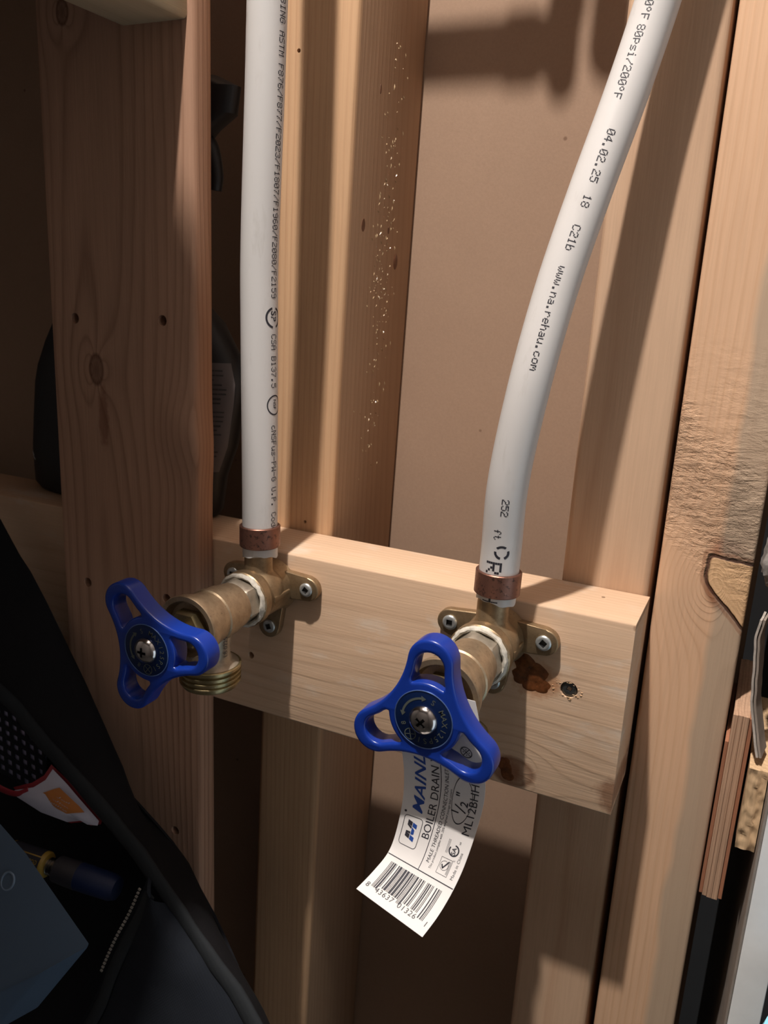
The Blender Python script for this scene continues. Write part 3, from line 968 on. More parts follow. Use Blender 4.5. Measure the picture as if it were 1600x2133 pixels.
# ------------------------------------------------------------------ brass elbows (drop ear)
def elbow(cx, label, pp, ztop):
    t = thing('pipe_elbow', label, 'pipe fitting', (cx, 325, CZ), 'brass elbows screwed to the board')
    b = bmesh.new()
    lathe(b, P(cx, 324.9, CZ), OUT, [(0, 11.0), (1, 13.6), (4.0, 12.6), (7, 12.2), (16, 12.3), (19, 12.5), (21.5, 12.9), (22, 13.3), (26.5, 13.4), (27.1, 12.9), (27.1, 11.0), (25, 10.9)], seg=56)
    top = P(cx + 0.9, 310, CZ)
    lathe(b, top, Vector((0, 0, 1)), [(0, 12.1), (4, 12.0), (7.2, 11.0), (9.4, 9.1), (11.0, 7.4), (12.4, 6.7), (20, 6.6), (22, 6.2), (25, 6.0)], seg=44)
    # cast ridge along the side
    beam(cx + 11.6, cx + 13.0, 306, 319, CZ - 1.5, CZ + 1.5, r=0.6, axis='y', bm=b)
    obj('body', b, M_brass, t)
    # ears
    def tongue(ang, w0, w1, L):
        pts = []
        n = 14
        pts2 = [(0, -w0), (L - w1, -w1)]
        for i in range(n + 1):
            a = -math.pi / 2 + math.pi * i / n
            pts2.append((L - w1 + w1 * math.cos(a), w1 * math.sin(a)))
        pts2 += [(0, w0)]
        ca, sa = math.cos(ang), math.sin(ang)
        for u, v in pts2:
            pts.append((cx + u * ca - v * sa, CZ - 2.2 + u * sa + v * ca if abs(sa) < 0.5 else CZ + u * sa + v * ca))
        return pts
    for ang, w0, w1, L in ((0, 7.8, 5.9, 27.2), (math.pi, 7.8, 5.9, 27.2), (math.pi / 2, 9.5, 5.8, 27.0)):
        bb = bmesh.new()
        dilate_prism(bb, tongue(ang, w0, w1, L), 320.6, 324.95, bevel=1.3, seg=3)
        obj('mounting_ear', bb, M_brass, t)
    for i, (dx, dz) in enumerate(((21.0, -2.2), (-21.0, -2.2), (0.6, 20.8))):
        add_screw(cx + dx, 320.6, CZ + dz, 3.4, 1.4, M_zinc, t, 0.25 + i * 0.5, 2.7, label='zinc square-drive screw')
    return t
elL = elbow(CXL, 'brass drop-ear elbow under the straight left pipe', pl, 121.6)
elR = elbow(CXR, 'brass drop-ear elbow under the bent right pipe', pr_, 119.6)

# ------------------------------------------------------------------ boiler drain valves
def handle_outline(n_arc=20, n_fil=16):
    """three lobes (r 8.8 round a centre 22.2 out) joined by large tangent fillets with waists at 15.45"""
    Rf = 34.96; D = 15.45 + Rf
    fc = (D * math.cos(math.pi / 3), D * math.sin(math.pi / 3))
    t = 8.8 / (8.8 + Rf)
    tp = (22.2 + (fc[0] - 22.2) * t, fc[1] * t)                 # tangent point
    a_end = math.atan2(tp[1], tp[0] - 22.2)
    f0 = math.atan2(tp[1] - fc[1], tp[0] - fc[0])
    mid = math.atan2(-fc[1], -fc[0])                            # towards the hub
    d = (f0 - mid + math.pi) % (2 * math.pi) - math.pi
    out = []
    for k in range(3):
        loc = [(22.2 + 8.8 * math.cos(a_end * q), 8.8 * math.sin(a_end * q)) for q in [-1 + 2 * i / n_arc for i in range(n_arc + 1)]]
        for i in range(1, n_fil):
            a = mid + d * (1 - 2 * i / n_fil)
            loc.append((fc[0] + Rf * math.cos(a), fc[1] + Rf * math.sin(a)))
        ca, sa = math.cos(k * 2 * math.pi / 3), math.sin(k * 2 * math.pi / 3)
        out += [(x * ca - y * sa, x * sa + y * ca) for x, y in loc]
    return out
def hole_outline():
    pts = []
    for i in range(13):
        a = math.radians(-88 + 176 * i / 12)
        pts.append((20.4 + 5.6 * math.cos(a), 5.6 * math.sin(a)))
    pts += [(17.0, 6.0), (14.9, 6.55)]
    # inner arc back (r 14.4) with small fillets
    pts += [(13.7, 6.6), (13.0, 6.15)]
    for i in range(9):
        a = math.radians(22 - 44 * i / 8)
        pts.append((14.25 * math.cos(a), 14.25 * math.sin(a)))
    pts += [(13.0, -6.15), (13.7, -6.6), (14.9, -6.55), (17.0, -6.0)]
    return pts

def make_handle_mesh(cx, cz, phi, y0, y1, scl=1.0):
    """lobed wheel with three windows: outer wall and windows as quad strips with rounded rims"""
    b = bmesh.new()
    ca, sa = math.cos(phi), math.sin(phi)
    W3 = lambda x, z, y: P(cx + scl * (x * ca - z * sa), y, cz - scl * (x * sa + z * ca))
    loops = [handle_outline()]
    for k in range(3):
        c, s_ = math.cos(k * 2 * math.pi / 3), math.sin(k * 2 * math.pi / 3)
        loops.append([(x * c - z * s_, x * s_ + z * c) for x, z in hole_outline()])
    from mathutils.geometry import tessellate_polygon
    r = 1.15
    def inset(lp, d):
        n = len(lp); out = []
        for i in range(n):
            ax, ay = lp[i - 1]; bx, by = lp[(i + 1) % n]
            tx, ty = bx - ax, by - ay; L = math.hypot(tx, ty) or 1
            out.append((lp[i][0] - ty / L * d, lp[i][1] + tx / L * d))
        return out
    steps = [(0, 1.0), (0.10, 0.56), (0.33, 0.25), (0.62, 0.06), (1.0, 0.0)]   # depth fraction, inset fraction
    rims0, rims1 = [], []
    for li, lp in enumerate(loops):
        sgn = 1.0 if li == 0 else -1.0       # outline is counter-clockwise: left is inwards
        rings = []
        for d, q in steps:
            ring = inset(lp, sgn * q * r)
            rings.append([b.verts.new(W3(x, z, y0 + d * r)) for x, z in ring])
        for d, q in reversed(steps):
            ring = inset(lp, sgn * q * r)
            rings.append([b.verts.new(W3(x, z, y1 - d * r)) for x, z in ring])
        for A, B in zip(rings[:-1], rings[1:]):
            n = len(A)
            for i in range(n):
                b.faces.new((A[i], A[(i + 1) % n], B[(i + 1) % n], B[i]))
        rims0.append(rings[0]); rims1.append(rings[-1])
    for rims in (rims0, rims1):
        flat = [v for rg_ in rims for v in rg_]
        polys = [[Vector((v.co.x, v.co.z, 0)) for v in rg_] for rg_ in rims]
        for tri in tessellate_polygon(polys):
            try: b.faces.new([flat[i] for i in tri])
            except Exception: pass
    bmesh.ops.remove_doubles(b, verts=b.verts, dist=1e-7)
    bmesh.ops.recalc_face_normals(b, faces=b.faces)
    return b

HEX = lambda a, t: math.cos(math.pi / 6) / math.cos(((a + 0.3) % (math.pi / 3)) - math.pi / 6) if 2.0 < t < 10.5 else 1.0
def valve(cx, label, phi, hy, stamped, HZ=CZ):
    t = thing('drain_valve', label, 'valve', (cx, 298, CZ), 'boiler drain valves with blue handles')
    b = bmesh.new()
    base = P(cx, 300, CZ)
    lathe(b, base, OUT, [(-2, 10.6), (0.5, 10.9), (2.0, 10.9), (2.2, 11.6), (9.4, 11.4), (10.4, 10.6)], seg=48, rfun=HEX)
    obj('inlet_hex', b, M_hex, t)
    b = bmesh.new()
    prof = []
    for i in range(13):
        a = 2 * math.pi * i / 12
        prof.append((-0.6 + 2.9 * math.cos(a), 11.7 + 1.35 * math.sin(a)))
    lathe(b, P(cx, 298.2, CZ), OUT, prof, seg=64, cap0=False, cap1=False)
    for v in b.verts:
        k = mnoise.noise(v.co * 420) * 0.45 + mnoise.noise(v.co * 900) * 0.25
        d = Vector((v.co.x - cx / 1000, 0, v.co.z - (EYE - CZ / 1000))).normalized()
        v.co += d * (k / 1000) + Vector((0, mnoise.noise(v.co * 300 + Vector((3, 3, 3))) * 0.0008, 0))
    obj('thread_tape', b, M_tape, t, label='crumpled white sealing tape')
    b = bmesh.new()
    lathe(b, P(cx, 290.5, CZ), OUT, [(0, 9.6), (0.6, 10.7), (4.5, 11.2), (8.2, 11.3), (8.6, 11.9), (14.5, 12.0), (15.0, 12.5), (17.2, 12.5), (17.8, 11.9), (20, 12.0), (24, 12.7), (28, 14.0), (32.2, 14.7), (33.0, 14.4), (33.0, 12.4), (29, 11.0), (29, 8.0)], seg=64)
    obj('body', b, M_brass2, t)
    # outlet: neck, collar and hose thread
    b = bmesh.new()
    oy = 273.2
    lathe(b, P(cx + 0.6, oy, CZ + 2), Vector((0, 0, -1)), [(0, 9.6), (5, 9.2), (12, 8.8), (15.0, 8.8), (16.8, 9.8), (18.2, 12.0), (19.2, 13.4)], seg=48, cap1=False)
    obj('outlet_neck', b, M_hex, t)
    b = bmesh.new()
    prof = [(0, 13.2), (0.4, 13.7), (1.5, 13.7), (1.9, 12.7)]
    for k in range(3):
        z = 2.2 + k * 2.3
        prof += [(z + 0.3, 12.6), (z + 0.75, 13.55), (z + 1.25, 13.55), (z + 1.8, 12.6)]
    prof += [(9.4, 12.6), (10.4, 12.2), (10.4, 9.6), (3, 9.4)]
    lathe(b, P(cx + 0.6, oy, CZ + 20.6), Vector((0, 0, -1)), prof, seg=64)
    for v in b.verts:          # helical pitch
        a = math.atan2(v.co.y - oy / 1000, v.co.x - (cx + 0.6) / 1000)
        zr = (EYE - v.co.z) * 1000 - (CZ + 20.6)
        if 2.1 < zr < 9.2: v.co.z += a / (2 * math.pi) * 1.1 / 1000
    obj('hose_thread', b, M_brass3, t)
    b = bmesh.new()
    lathe(b, P(cx, 262, CZ), OUT, [(0, 8.6), (5.2, 8.6), (6.0, 8.0)], seg=36, rfun=lambda a, q: math.cos(math.pi / 6) / math.cos((a % (math.pi / 3)) - math.pi / 6))
    lathe(b, P(cx, 257, CZ), OUT, [(0, 3.6), (257 - hy - 9, 3.6)], seg=24)
    obj('packing_nut', b, M_brass3, t)
    if stamped:
        b = bmesh.new()
        pp = font_polys('LB 0225', 3.0, sx=0.95)
        def f(x, y):
            a = math.radians(2) + y / 9.1
            return P(cx + 0.6 + 9.35 * math.cos(a), oy - 9.35 * math.sin(a), CZ + 16.0 - x)
        add_polys(b, pp, f)
        obj('stamped_lettering', b, M_ink, t, smooth=False)
    # handle and its fittings
    h = obj('handle', make_handle_mesh(cx, HZ, phi, hy, hy + 8.6, 0.955), M_blue, t, angle=40, label='blue three-lobed plastic handle')
    b = bmesh.new()
    lathe(b, P(cx, hy + 11.2, HZ), OUT, [(0, 6.6), (0.6, 7.4), (2.8, 8.6)], seg=36)
    obj('hub', b, M_blue, h)
    b = bmesh.new()
    lathe(b, P(cx, hy + 0.3, HZ), OUT, [(0, 10.7), (0.55, 10.7), (0.62, 10.55)], seg=64)
    obj('disc', b, M_disc, h, label='dark printed disc')
    b = bmesh.new()
    path = [P(cx + 10.75 * math.cos(a), hy - 0.25, HZ + 10.75 * math.sin(a)) for a in [2 * math.pi * i / 64 for i in range(65)]]
    tube(b, path, 0.22, seg=8, caps=False)
    obj('disc_rim', b, M_disc_rim, h)
    # print on the disc (follows the handle's angle)
    b = bmesh.new()
    dphi = phi - math.radians(88)
    def D(x, z):
        c, s_ = math.cos(dphi), math.sin(dphi)
        return P(cx + x * c - z * s_, hy - 0.40, HZ - (x * s_ + z * c))
    txt = 'S MAX125PSI'
    ang = math.radians(66)
    R0 = 7.0
    for chx in txt:
        if chx != ' ':
            pp = font_polys(chx, 2.9, bold=0.015)
            wid = max(x for p in pp for x, y in p)
            def f(x, y, A=ang, wd=wid):
                a = A; rr = R0 + y; x -= wd / 2
                return D(rr * math.cos(a) + x * math.sin(a), rr * math.sin(a) - x * math.cos(a))
            add_polys(b, pp, f)
        ang -= math.radians(16.3)
    arc_poly(b, D, 0, 0, 7.5, 8.3, math.radians(98), math.radians(170), 24)
    for aa, sg in ((math.radians(98), -1), (math.radians(170), 1)):
        r_ = 7.9
        p0 = (r_ * math.cos(aa + sg * 0.22), r_ * math.sin(aa + sg * 0.22))
        p1 = (6.8 * math.cos(aa), 6.8 * math.sin(aa)); p2 = (9.0 * math.cos(aa), 9.0 * math.sin(aa))
        b.faces.new([b.verts.new(D(*k)) for k in (p0, p1, p2)])
    qx, qz = 8.0 * math.cos(math.radians(236)), 8.0 * math.sin(math.radians(236))
    arc_poly(b, D, qx, qz, 1.9, 2.2, 0, 2 * math.pi, 24)
    for a in (0.2, 0.2 + math.pi / 2):
        seg_poly(b, D, qx - 2 * math.cos(a), qz - 2 * math.sin(a), qx + 2 * math.cos(a), qz + 2 * math.sin(a), 0.28, 1)
    a8 = math.radians(202)
    pp = font_polys('8', 2.6, bold=0.015)
    add_polys(b, pp, lambda x, y: D((R0 + y) * math.cos(a8) + (x - .8) * math.sin(a8), (R0 + y) * math.sin(a8) - (x - .8) * math.cos(a8)))
    obj('disc_print', b, M_disc_print, h, smooth=False)
    # screw
    c = P(cx, hy - 0.3, HZ)
    bb = bmesh.new()
    lathe(bb, c, OUT, [(-1.0, 4.6), (0, 5.15), (0.5, 5.3), (1.2, 5.05), (2.0, 4.3), (2.6, 3.1), (2.95, 1.7), (3.05, 0.5)], seg=44)
    so = obj('handle_screw', bb, M_chrome, h, label='shiny domed cross-head screw')
    bpy.context.view_layer.update()
    cut_socket(so, c, OUT, 4.6, 2.2, 3.05, phi + 0.9, True)
    return t
valL = valve(CXL, 'brass drain valve under the straight pipe, blue handle nearly in shade', math.radians(127), 233.4, True)
valR = valve(CXR, 'brass drain valve on the right, blue handle with paper tag behind it', math.radians(88), 241.3, False, CZ + 1.3)

# ------------------------------------------------------------------ hang tag
TS = [((-109.0, 228.6, 209.0), (-80.4, 223.1, 213.2)), ((-106.6, 237.2, 206.7), (-77.8, 231.0, 209.1)), ((-104.2, 244.8, 202.6), (-75.5, 238.4, 202.9)), ((-103.0, 248.6, 195.1), (-73.8, 244.7, 195.1)), ((-101.9, 250.3, 182.3), (-72.0, 250.4, 182.0)), ((-102.6, 251.4, 171.6), (-71.4, 252.7, 171.7)), ((-104.6, 252.2, 161.7), (-72.8, 254.0, 162.2)), ((-106.6, 253.0, 153.4), (-74.8, 254.6, 153.9)), ((-107.2, 253.6, 145.0), (-76.4, 254.4, 145.0)), ((-106.2, 254.0, 137.5), (-78.4, 254.2, 137.5))]
TL = catmull([P(*a) for a, b_ in TS], 8)
TR = catmull([P(*b_) for a, b_ in TS], 8)
TM = [(a + c) / 2 for a, c in zip(TL, TR)]
TLEN = [0.0]
for a, c in zip(TM[:-1], TM[1:]):
    TLEN.append(TLEN[-1] + (c - a).length * 1000)
def ribbon(s_, t_, lift=0.0):
    s_ = min(max(s_, 0.0), TLEN[-1] - 1e-6)
    i = 0
    while i < len(TLEN) - 2 and TLEN[i + 1] < s_: i += 1
    f = (s_ - TLEN[i]) / (TLEN[i + 1] - TLEN[i])
    L = TL[i].lerp(TL[i + 1], f); R_ = TR[i].lerp(TR[i + 1], f)
    n = (R_ - L).cross(TM[i + 1] - TM[i]).normalized()
    if n.y > 0: n = -n
    return L.lerp(R_, t_ / 29.4) + n * (lift / 1000)
tagT = thing('hang_tag', 'curled white paper tag with barcode, hanging behind the right blue handle', 'tag', (-92, 250, 160))
b = bmesh.new()
rows = []
for i in range(len(TL)):
    row = []
    for j in range(13):
        t_ = j / 12
        row.append(TL[i].lerp(TR[i], t_))
    rows.append(row)
sheet(b, rows, thick=0.18)
tag_paper = obj('paper', b, M_paper, tagT, angle=60)
bake_boolean(tag_paper, [cyl_obj(-92.4, 246, CZ, 9.3, 12, seg=28)])
bk = bmesh.new(); bb2 = bmesh.new()
LF = 0.07
def up_text(bm_, text, size, s0, tb, **kw):          # reads up the strip, tops to the left
    add_polys(bm_, font_polys(text, size, **kw), lambda x, y: ribbon(s0 + x, tb - y, LF))
def rect(bm_, s0, s1, t0, t1):
    n = max(1, int((s1 - s0) / 1.5)); m_ = max(1, int((t1 - t0) / 3))
    for i in range(n):
        for j in range(m_):
            q = [(s0 + (s1 - s0) * (i + a) / n, t0 + (t1 - t0) * (j + c) / m_) for a, c in ((0, 0), (1, 0), (1, 1), (0, 1))]
            bm_.faces.new([bm_.verts.new(ribbon(a, c, LF)) for a, c in q])
up_text(bb2, 'MAINLINE', 5.9, 37.6, 8.3, shear=0.28, bold=0.07, sx=1.30)
up_text(bk, 'BOILER DRAIN VALVE', 4.2, 29.3, 13.2, sx=1.04)
up_text(bk, 'MALE THREADED CONNECTION INLET', 2.0, 22.2, 16.6, shear=0.12, sx=1.0)
up_text(bk, 'This product complies with .25% weighted average lead content', 1.25, 20.6, 18.0, shear=0.12, sx=0.93)
up_text(bk, 'ML12BHH', 4.2, 35.6, 27.4, sx=1.08)
up_text(bk, '1', 4.0, 41.8, 21.4, bold=0.05, shear=0.1)
up_text(bk, '/', 6.2, 43.0, 23.9, bold=0.04, shear=0.25)
up_text(bk, '2', 4.0, 45.2, 24.2, bold=0.05, shear=0.1)
up_text(bk, '"', 5.2, 48.4, 23.2, bold=0.05, shear=0.1)
up_text(bk, 'Made in China', 1.6, 20.6, 27.5)
fnT = lambda s_, t_: ribbon(s_, t_, LF)
arc_poly(bk, fnT, 47.6, 21.9, 1.0, 1.05, 0, 2 * math.pi, 48, sx=8.6, sy=3.5)
for (a0, a1) in ((0, 1),):
    rect(bk, 18.3, 18.65, 0.2, 29.2)
    rect(bk, 18.5, 66.0, 13.75, 14.0)
# emblem box
x0, x1, y0, y1, rr = 24.0, 36.0, 2.0, 9.4, 1.3
for (sx0, sy0, sx1, sy1) in ((x0 + rr, y0, x1 - rr, y0), (x0 + rr, y1, x1 - rr, y1), (x0, y0 + rr, x0, y1 - rr), (x1, y0 + rr, x1, y1 - rr)):
    seg_poly(bk, fnT, sx0, sy0, sx1, sy1, 0.22, 8)
for (ccx, ccy, a) in ((x1 - rr, y1 - rr, 0), (x0 + rr, y1 - rr, 90), (x0 + rr, y0 + rr, 180), (x1 - rr, y0 + rr, 270)):
    arc_poly(bk, fnT, ccx, ccy, rr - 0.11, rr + 0.11, math.radians(a), math.radians(a + 90), 8)
def quad(bm_, pts):
    bm_.faces.new([bm_.verts.new(ribbon(a, c, LF)) for a, c in pts])
def mpiece(bm_, pts):                   # emblem coordinates: x along the strip, y towards the left edge, sheared
    bm_.faces.new([bm_.verts.new(ribbon(26.3 + x + 0.34 * y, 7.6 - y, LF)) for x, y in pts])
for x0_, x1_ in ((0.0, 1.7), (5.1, 6.8)):
    mpiece(bb2, [(x0_, 0.0), (x1_, 0.0), (x1_, 1.75), (x0_, 1.75)])
    mpiece(bk, [(x0_, 1.95), (x1_, 1.95), (x1_, 3.8), (x0_, 3.8)])
mpiece(bb2, [(2.5, 0.55), (4.3, 0.55), (4.9, 1.75), (1.9, 1.75)])
mpiece(bk, [(1.9, 1.95), (2.9, 1.95), (2.2, 3.8), (1.7, 3.8)])
mpiece(bk, [(3.9, 1.95), (4.9, 1.95), (5.1, 3.8), (4.6, 3.8)])
arc_poly(bk, fnT, 37.4, 1.9, 0.0, 0.5, 0, 2 * math.pi, 12)
# approval marks
arc_poly(bk, fnT, 29.6, 23.9, 1.55, 2.05, math.radians(0), math.radians(300), 20)
up_text(bk, 'SA', 2.3, 28.1, 24.7, bold=0.04)
up_text(bk, 'c', 1.4, 26.2, 25.6); up_text(bk, 'us', 1.2, 32.2, 25.6)
for (sx0, sy0, sx1, sy1) in ((20.7, 20.4, 26.3, 20.4), (20.7, 24.9, 26.3, 24.9), (20.7, 20.4, 20.7, 24.9), (26.3, 20.4, 26.3, 24.9)):
    seg_poly(bk, fnT, sx0, sy0, sx1, sy1, 0.14, 4)
arc_poly(bk, fnT, 23.8, 22.4, 1.5, 1.65, 0, 2 * math.pi, 20)
seg_poly(bk, fnT, 24.0, 21.4, 22.7, 22.2, 0.5, 1); seg_poly(bk, fnT, 22.7, 22.0, 25.6, 23.8, 0.5, 2)
for k in range(3): rect(bk, 21.3, 25.8, 24.0 + k * 0.26, 24.1 + k * 0.26)
for k in range(3): rect(bk, 28.0, 33.0, 20.9 + k * 0.35, 21.0 + k * 0.35)
arc_poly(bk, fnT, 66.3, 23.6, 1.75, 2.05, 0, 2 * math.pi, 28)
for a in (0.75, 0.75 + math.pi / 2): seg_poly(bk, fnT, 66.3 - 1.9 * math.cos(a), 23.6 - 1.9 * math.sin(a), 66.3 + 1.9 * math.cos(a), 23.6 + 1.9 * math.sin(a), 0.25, 1)
for a in (0, 1.57, 3.14, 4.71): arc_poly(bk, fnT, 66.3 + 1.0 * math.cos(a), 23.6 + 1.0 * math.sin(a), 0, 0.22, 0, 2 * math.pi, 8)
# barcode
ENC = {'0': '0001101', '1': '0011001', '2': '0010011', '3': '0111101', '4': '0100011', '5': '0110001', '6': '0101111', '7': '0111011', '8': '0110111', '9': '0001011'}
inv = lambda q: ''.join('1' if c == '0' else '0' for c in q)
code = '101' + ''.join(ENC[c] for c in '843637') + '01010' + ''.join(inv(ENC[c]) for c in '013261') + '101'
t0, tw = 3.2, 22.8 / 95
i = 0
while i < 95:
    if code[i] == '1':
        e = i
        while e + 1 < 95 and code[e + 1] == '1': e += 1
        guard = i < 10 or i > 84 or 44 < i < 51
        rect(bk, 4.3 if guard else 5.6, 16.3, t0 + i * tw, t0 + (e + 0.92) * tw)
        i = e + 1
    else:
        i += 1
def digits(text, t0_, sp=1.18):
    add_polys(bk, font_polys(text, 2.9, space=sp), lambda x, y: ribbon(3.6 + y - 0.4, t0_ + x, LF))
digits('8', 1.2); digits('43637', 5.4, 1.12); digits('01326', 15.4, 1.12); digits('1', 26.9)
obj('black_print', bk, M_ink, tagT, smooth=False)
obj('blue_print', bb2, M_tagblue, tagT, smooth=False, label='blue logo lettering')

# ------------------------------------------------------------------ spray bottle behind the left upright
sb = thing('spray_bottle', 'black trigger spray bottle half hidden behind the left upright', 'bottle', (-322, 352, 124))
def section_loft(bm, secs, cx, cy, seg=40, n=2.6):
    """secs: (z, xl, xr, half depth); superellipse sections"""
    rings = []
    for z, xl, xr, hd in secs:
        ring = []
        for i in range(seg):
            a = 2 * math.pi * i / seg
            c, s_ = math.cos(a), math.sin(a)
            x = (abs(c) ** (2 / n)) * (1 if c >= 0 else -1); y = (abs(s_) ** (2 / n)) * (1 if s_ >= 0 else -1)
            ring.append(bm.verts.new(P((xl + xr) / 2 + x * (xr - xl) / 2, cy + y * hd, z)))
        rings.append(ring)
    for a, b_ in zip(rings[:-1], rings[1:]):
        for i in range(seg):
            bm.faces.new((a[i], a[(i + 1) % seg], b_[(i + 1) % seg], b_[i]))
    bm.faces.new(rings[0]); bm.faces.new(list(reversed(rings[-1])))
    bmesh.ops.recalc_face_normals(bm, faces=bm.faces)
BS = [(124.3, -388, -270, 12), (123.2, -392, -266, 15), (119, -395.5, -263, 17.5), (100, -396, -260, 18), (82, -394, -253, 18), (60, -391, -249.5, 18), (50, -388, -248.5, 18),
      (36, -381, -252, 17.5), (20, -371, -262, 16.5), (5, -357, -280, 15), (-8, -344, -298, 14), (-16, -338, -306, 13), (-24, -337, -307, 13)]
b = bmesh.new(); section_loft(b, BS, -322, 356)
obj('body', b, M_black, sb)
b = bmesh.new()
lathe(b, P(-322, 354, -23), Vector((0, 0, 1)), [(0, 15.5), (14, 15.5), (16, 13), (24, 11)], seg=36, rfun=lambda a, t: 1 + 0.02 * math.sin(24 * a))
obj('collar', b, M_black, sb)
b = bmesh.new()
section_loft(b, [(-44, -338, -300, 9), (-56, -342, -280, 10), (-72, -342, -262, 10.5), (-78, -340, -252, 10), (-90, -336, -250, 9.5), (-95, -330, -262, 8), (-97, -322, -280, 6)], -300, 354)
b2 = bmesh.new()
obj('spray_head', b, M_black, sb)
b2.free()
b = bmesh.new()
tube(b, catmull([P(-276, 354, -72), P(-267, 354, -64), P(-263.5, 354, -52), P(-264, 354, -44)], 8), lambda f: 4.6 - 1.4 * f, seg=16)
obj('trigger', b, M_black, sb)
# label wraps the front right of the body
def bottle_at(z, deg, lift):
    n = 2.6
    for (za, la, ra, ha), (zb, lb, rb, hb) in zip(BS[:-1], BS[1:]):
        if zb <= z <= za:
            f = (za - z) / (za - zb)
            l_, r_, h_ = la + (lb - la) * f - lift, ra + (rb - ra) * f + lift, ha + (hb - ha) * f + lift
            a = math.radians(deg); c, q = math.cos(a), math.sin(a)
            x = abs(c) ** (2 / n) * (1 if c >= 0 else -1); y = abs(q) ** (2 / n) * (1 if q >= 0 else -1)
            return P((l_ + r_) / 2 + x * (r_ - l_) / 2, 356 + y * h_, z)
    return P(-322, 338, z)
b = bmesh.new()
rows = [[bottle_at(z, -110 + 98 * j / 24, 0.35) for j in range(25)] for z in [39 + 57.5 * i / 16 for i in range(17)]]
sheet(b, rows, thick=0.12)
obj('label', b, M_label, sb, label='grey label with lines of small print')
b = bmesh.new()
rg = random.Random(5)
for k in range(20):
    z = 42.5 + k * 2.35
    if k in (8, 15): continue
    h = rg.choice([0.8, 1.1, 0.7]); end = -22 - rg.choice([0, 0, 2, 5, 12])
    for j in range(10):
        qa = -105 + (end + 105) * j / 10; qb = -105 + (end + 105) * (j + 0.94) / 10
        b.faces.new([b.verts.new(bottle_at(zz, q_, 0.7)) for q_, zz in ((qa, z), (qb, z), (qb, z + h), (qa, z + h))])
o = obj('small_print', b, M_blacktext, sb, smooth=False); o['kind'] = 'stuff'
def bottle_front(x, z, lift):
    p = bottle_at(z, -180 + math.degrees(math.acos(max(-1, min(1, (abs(2 * (x + 322) / 146)) ** 1.3)))), lift) if x < -322 else bottle_at(z, -90, lift)
    return p
b = bmesh.new()
for (x, z, w_, h_) in ((-389, 103, 4.5, 2.0), (-387, 105, 3.5, 1.4), (-391.5, 98.5, 1.6, 1.2)):
    b.faces.new([b.verts.new(bottle_front(xx, zz, 0.2)) for xx, zz in ((x - w_ / 2, z - h_ * .9), (x + w_ / 2, z - h_ * .1), (x + w_ / 2.4, z + h_ * .8), (x - w_ / 3, z + h_ * .1))])
obj('painted_glint', b, M_glint, sb, smooth=False, label='pale highlight put into the colour')

# ------------------------------------------------------------------ open bag at the lower left
bag = thing('tool_bag', 'open black fabric bag in the shade below the left handle', 'bag', (-320, 270, 380))
def line(pts, n):
    return resample(catmull([P(*p) for p in pts], 10), n)
FLAP = [(-405.0, 300, 80.0), (-366.2, 300, 128.2), (-347.0, 300, 153.7), (-325.6, 299, 185.4), (-306.5, 297, 213.4), (-297.6, 295, 228.4), (-290.0, 292, 244.0), (-278.0, 288, 258.8),
        (-259.3, 286, 266.7), (-243.8, 284, 272.6), (-234.0, 282, 277.3), (-227.8, 280, 285.0), (-220.5, 277, 296.8), (-207.4, 273, 310.7), (-193.8, 270, 324.7), (-178.4, 266, 340.0), (-166.2, 262, 349.8)]
RIM = [(-366.0, 273, 198.0), (-346.9, 271, 207.2), (-329.1, 270, 215.7), (-304.5, 268, 230.8), (-280.7, 266, 244.0), (-259.1, 264, 255.7), (-237.4, 261, 267.4), (-219.4, 258, 279.5),
       (-198.4, 254, 292.8), (-176.8, 250, 307.3), (-158.6, 246, 320.9), (-140, 242, 336)]
ZIP = [(-231.5, 256.5, 271.5), (-237.9, 254, 289.5), (-244.7, 251, 305.3), (-251.3, 248, 324.0), (-256.0, 245, 340.9), (-265.3, 242, 361.3), (-272.3, 240, 377.2), (-280, 238, 395)]
fl = line(FLAP, 40); rm = line(RIM, 40)
b = bmesh.new()
rows = []
for i in range(9):
    t_ = i / 8
    rows.append([a.lerp(c, t_) + Vector((0, 0.006 * math.sin(math.pi * t_), 0)) for a, c in zip(fl, rm)])
sheet(b, rows, thick=1.6, jitter=1.2)
obj('back_panel', b, M_bag, bag, angle=60)
b = bmesh.new()
tube(b, rm, 4.6, seg=16, ry=2.6)
for v in b.verts:
    v.co += Vector((0, mnoise.noise(v.co * 60) * 0.0012, mnoise.noise(v.co * 45 + Vector((5, 1, 2))) * 0.0008))
obj('rim_webbing', b, M_web, bag, angle=60)
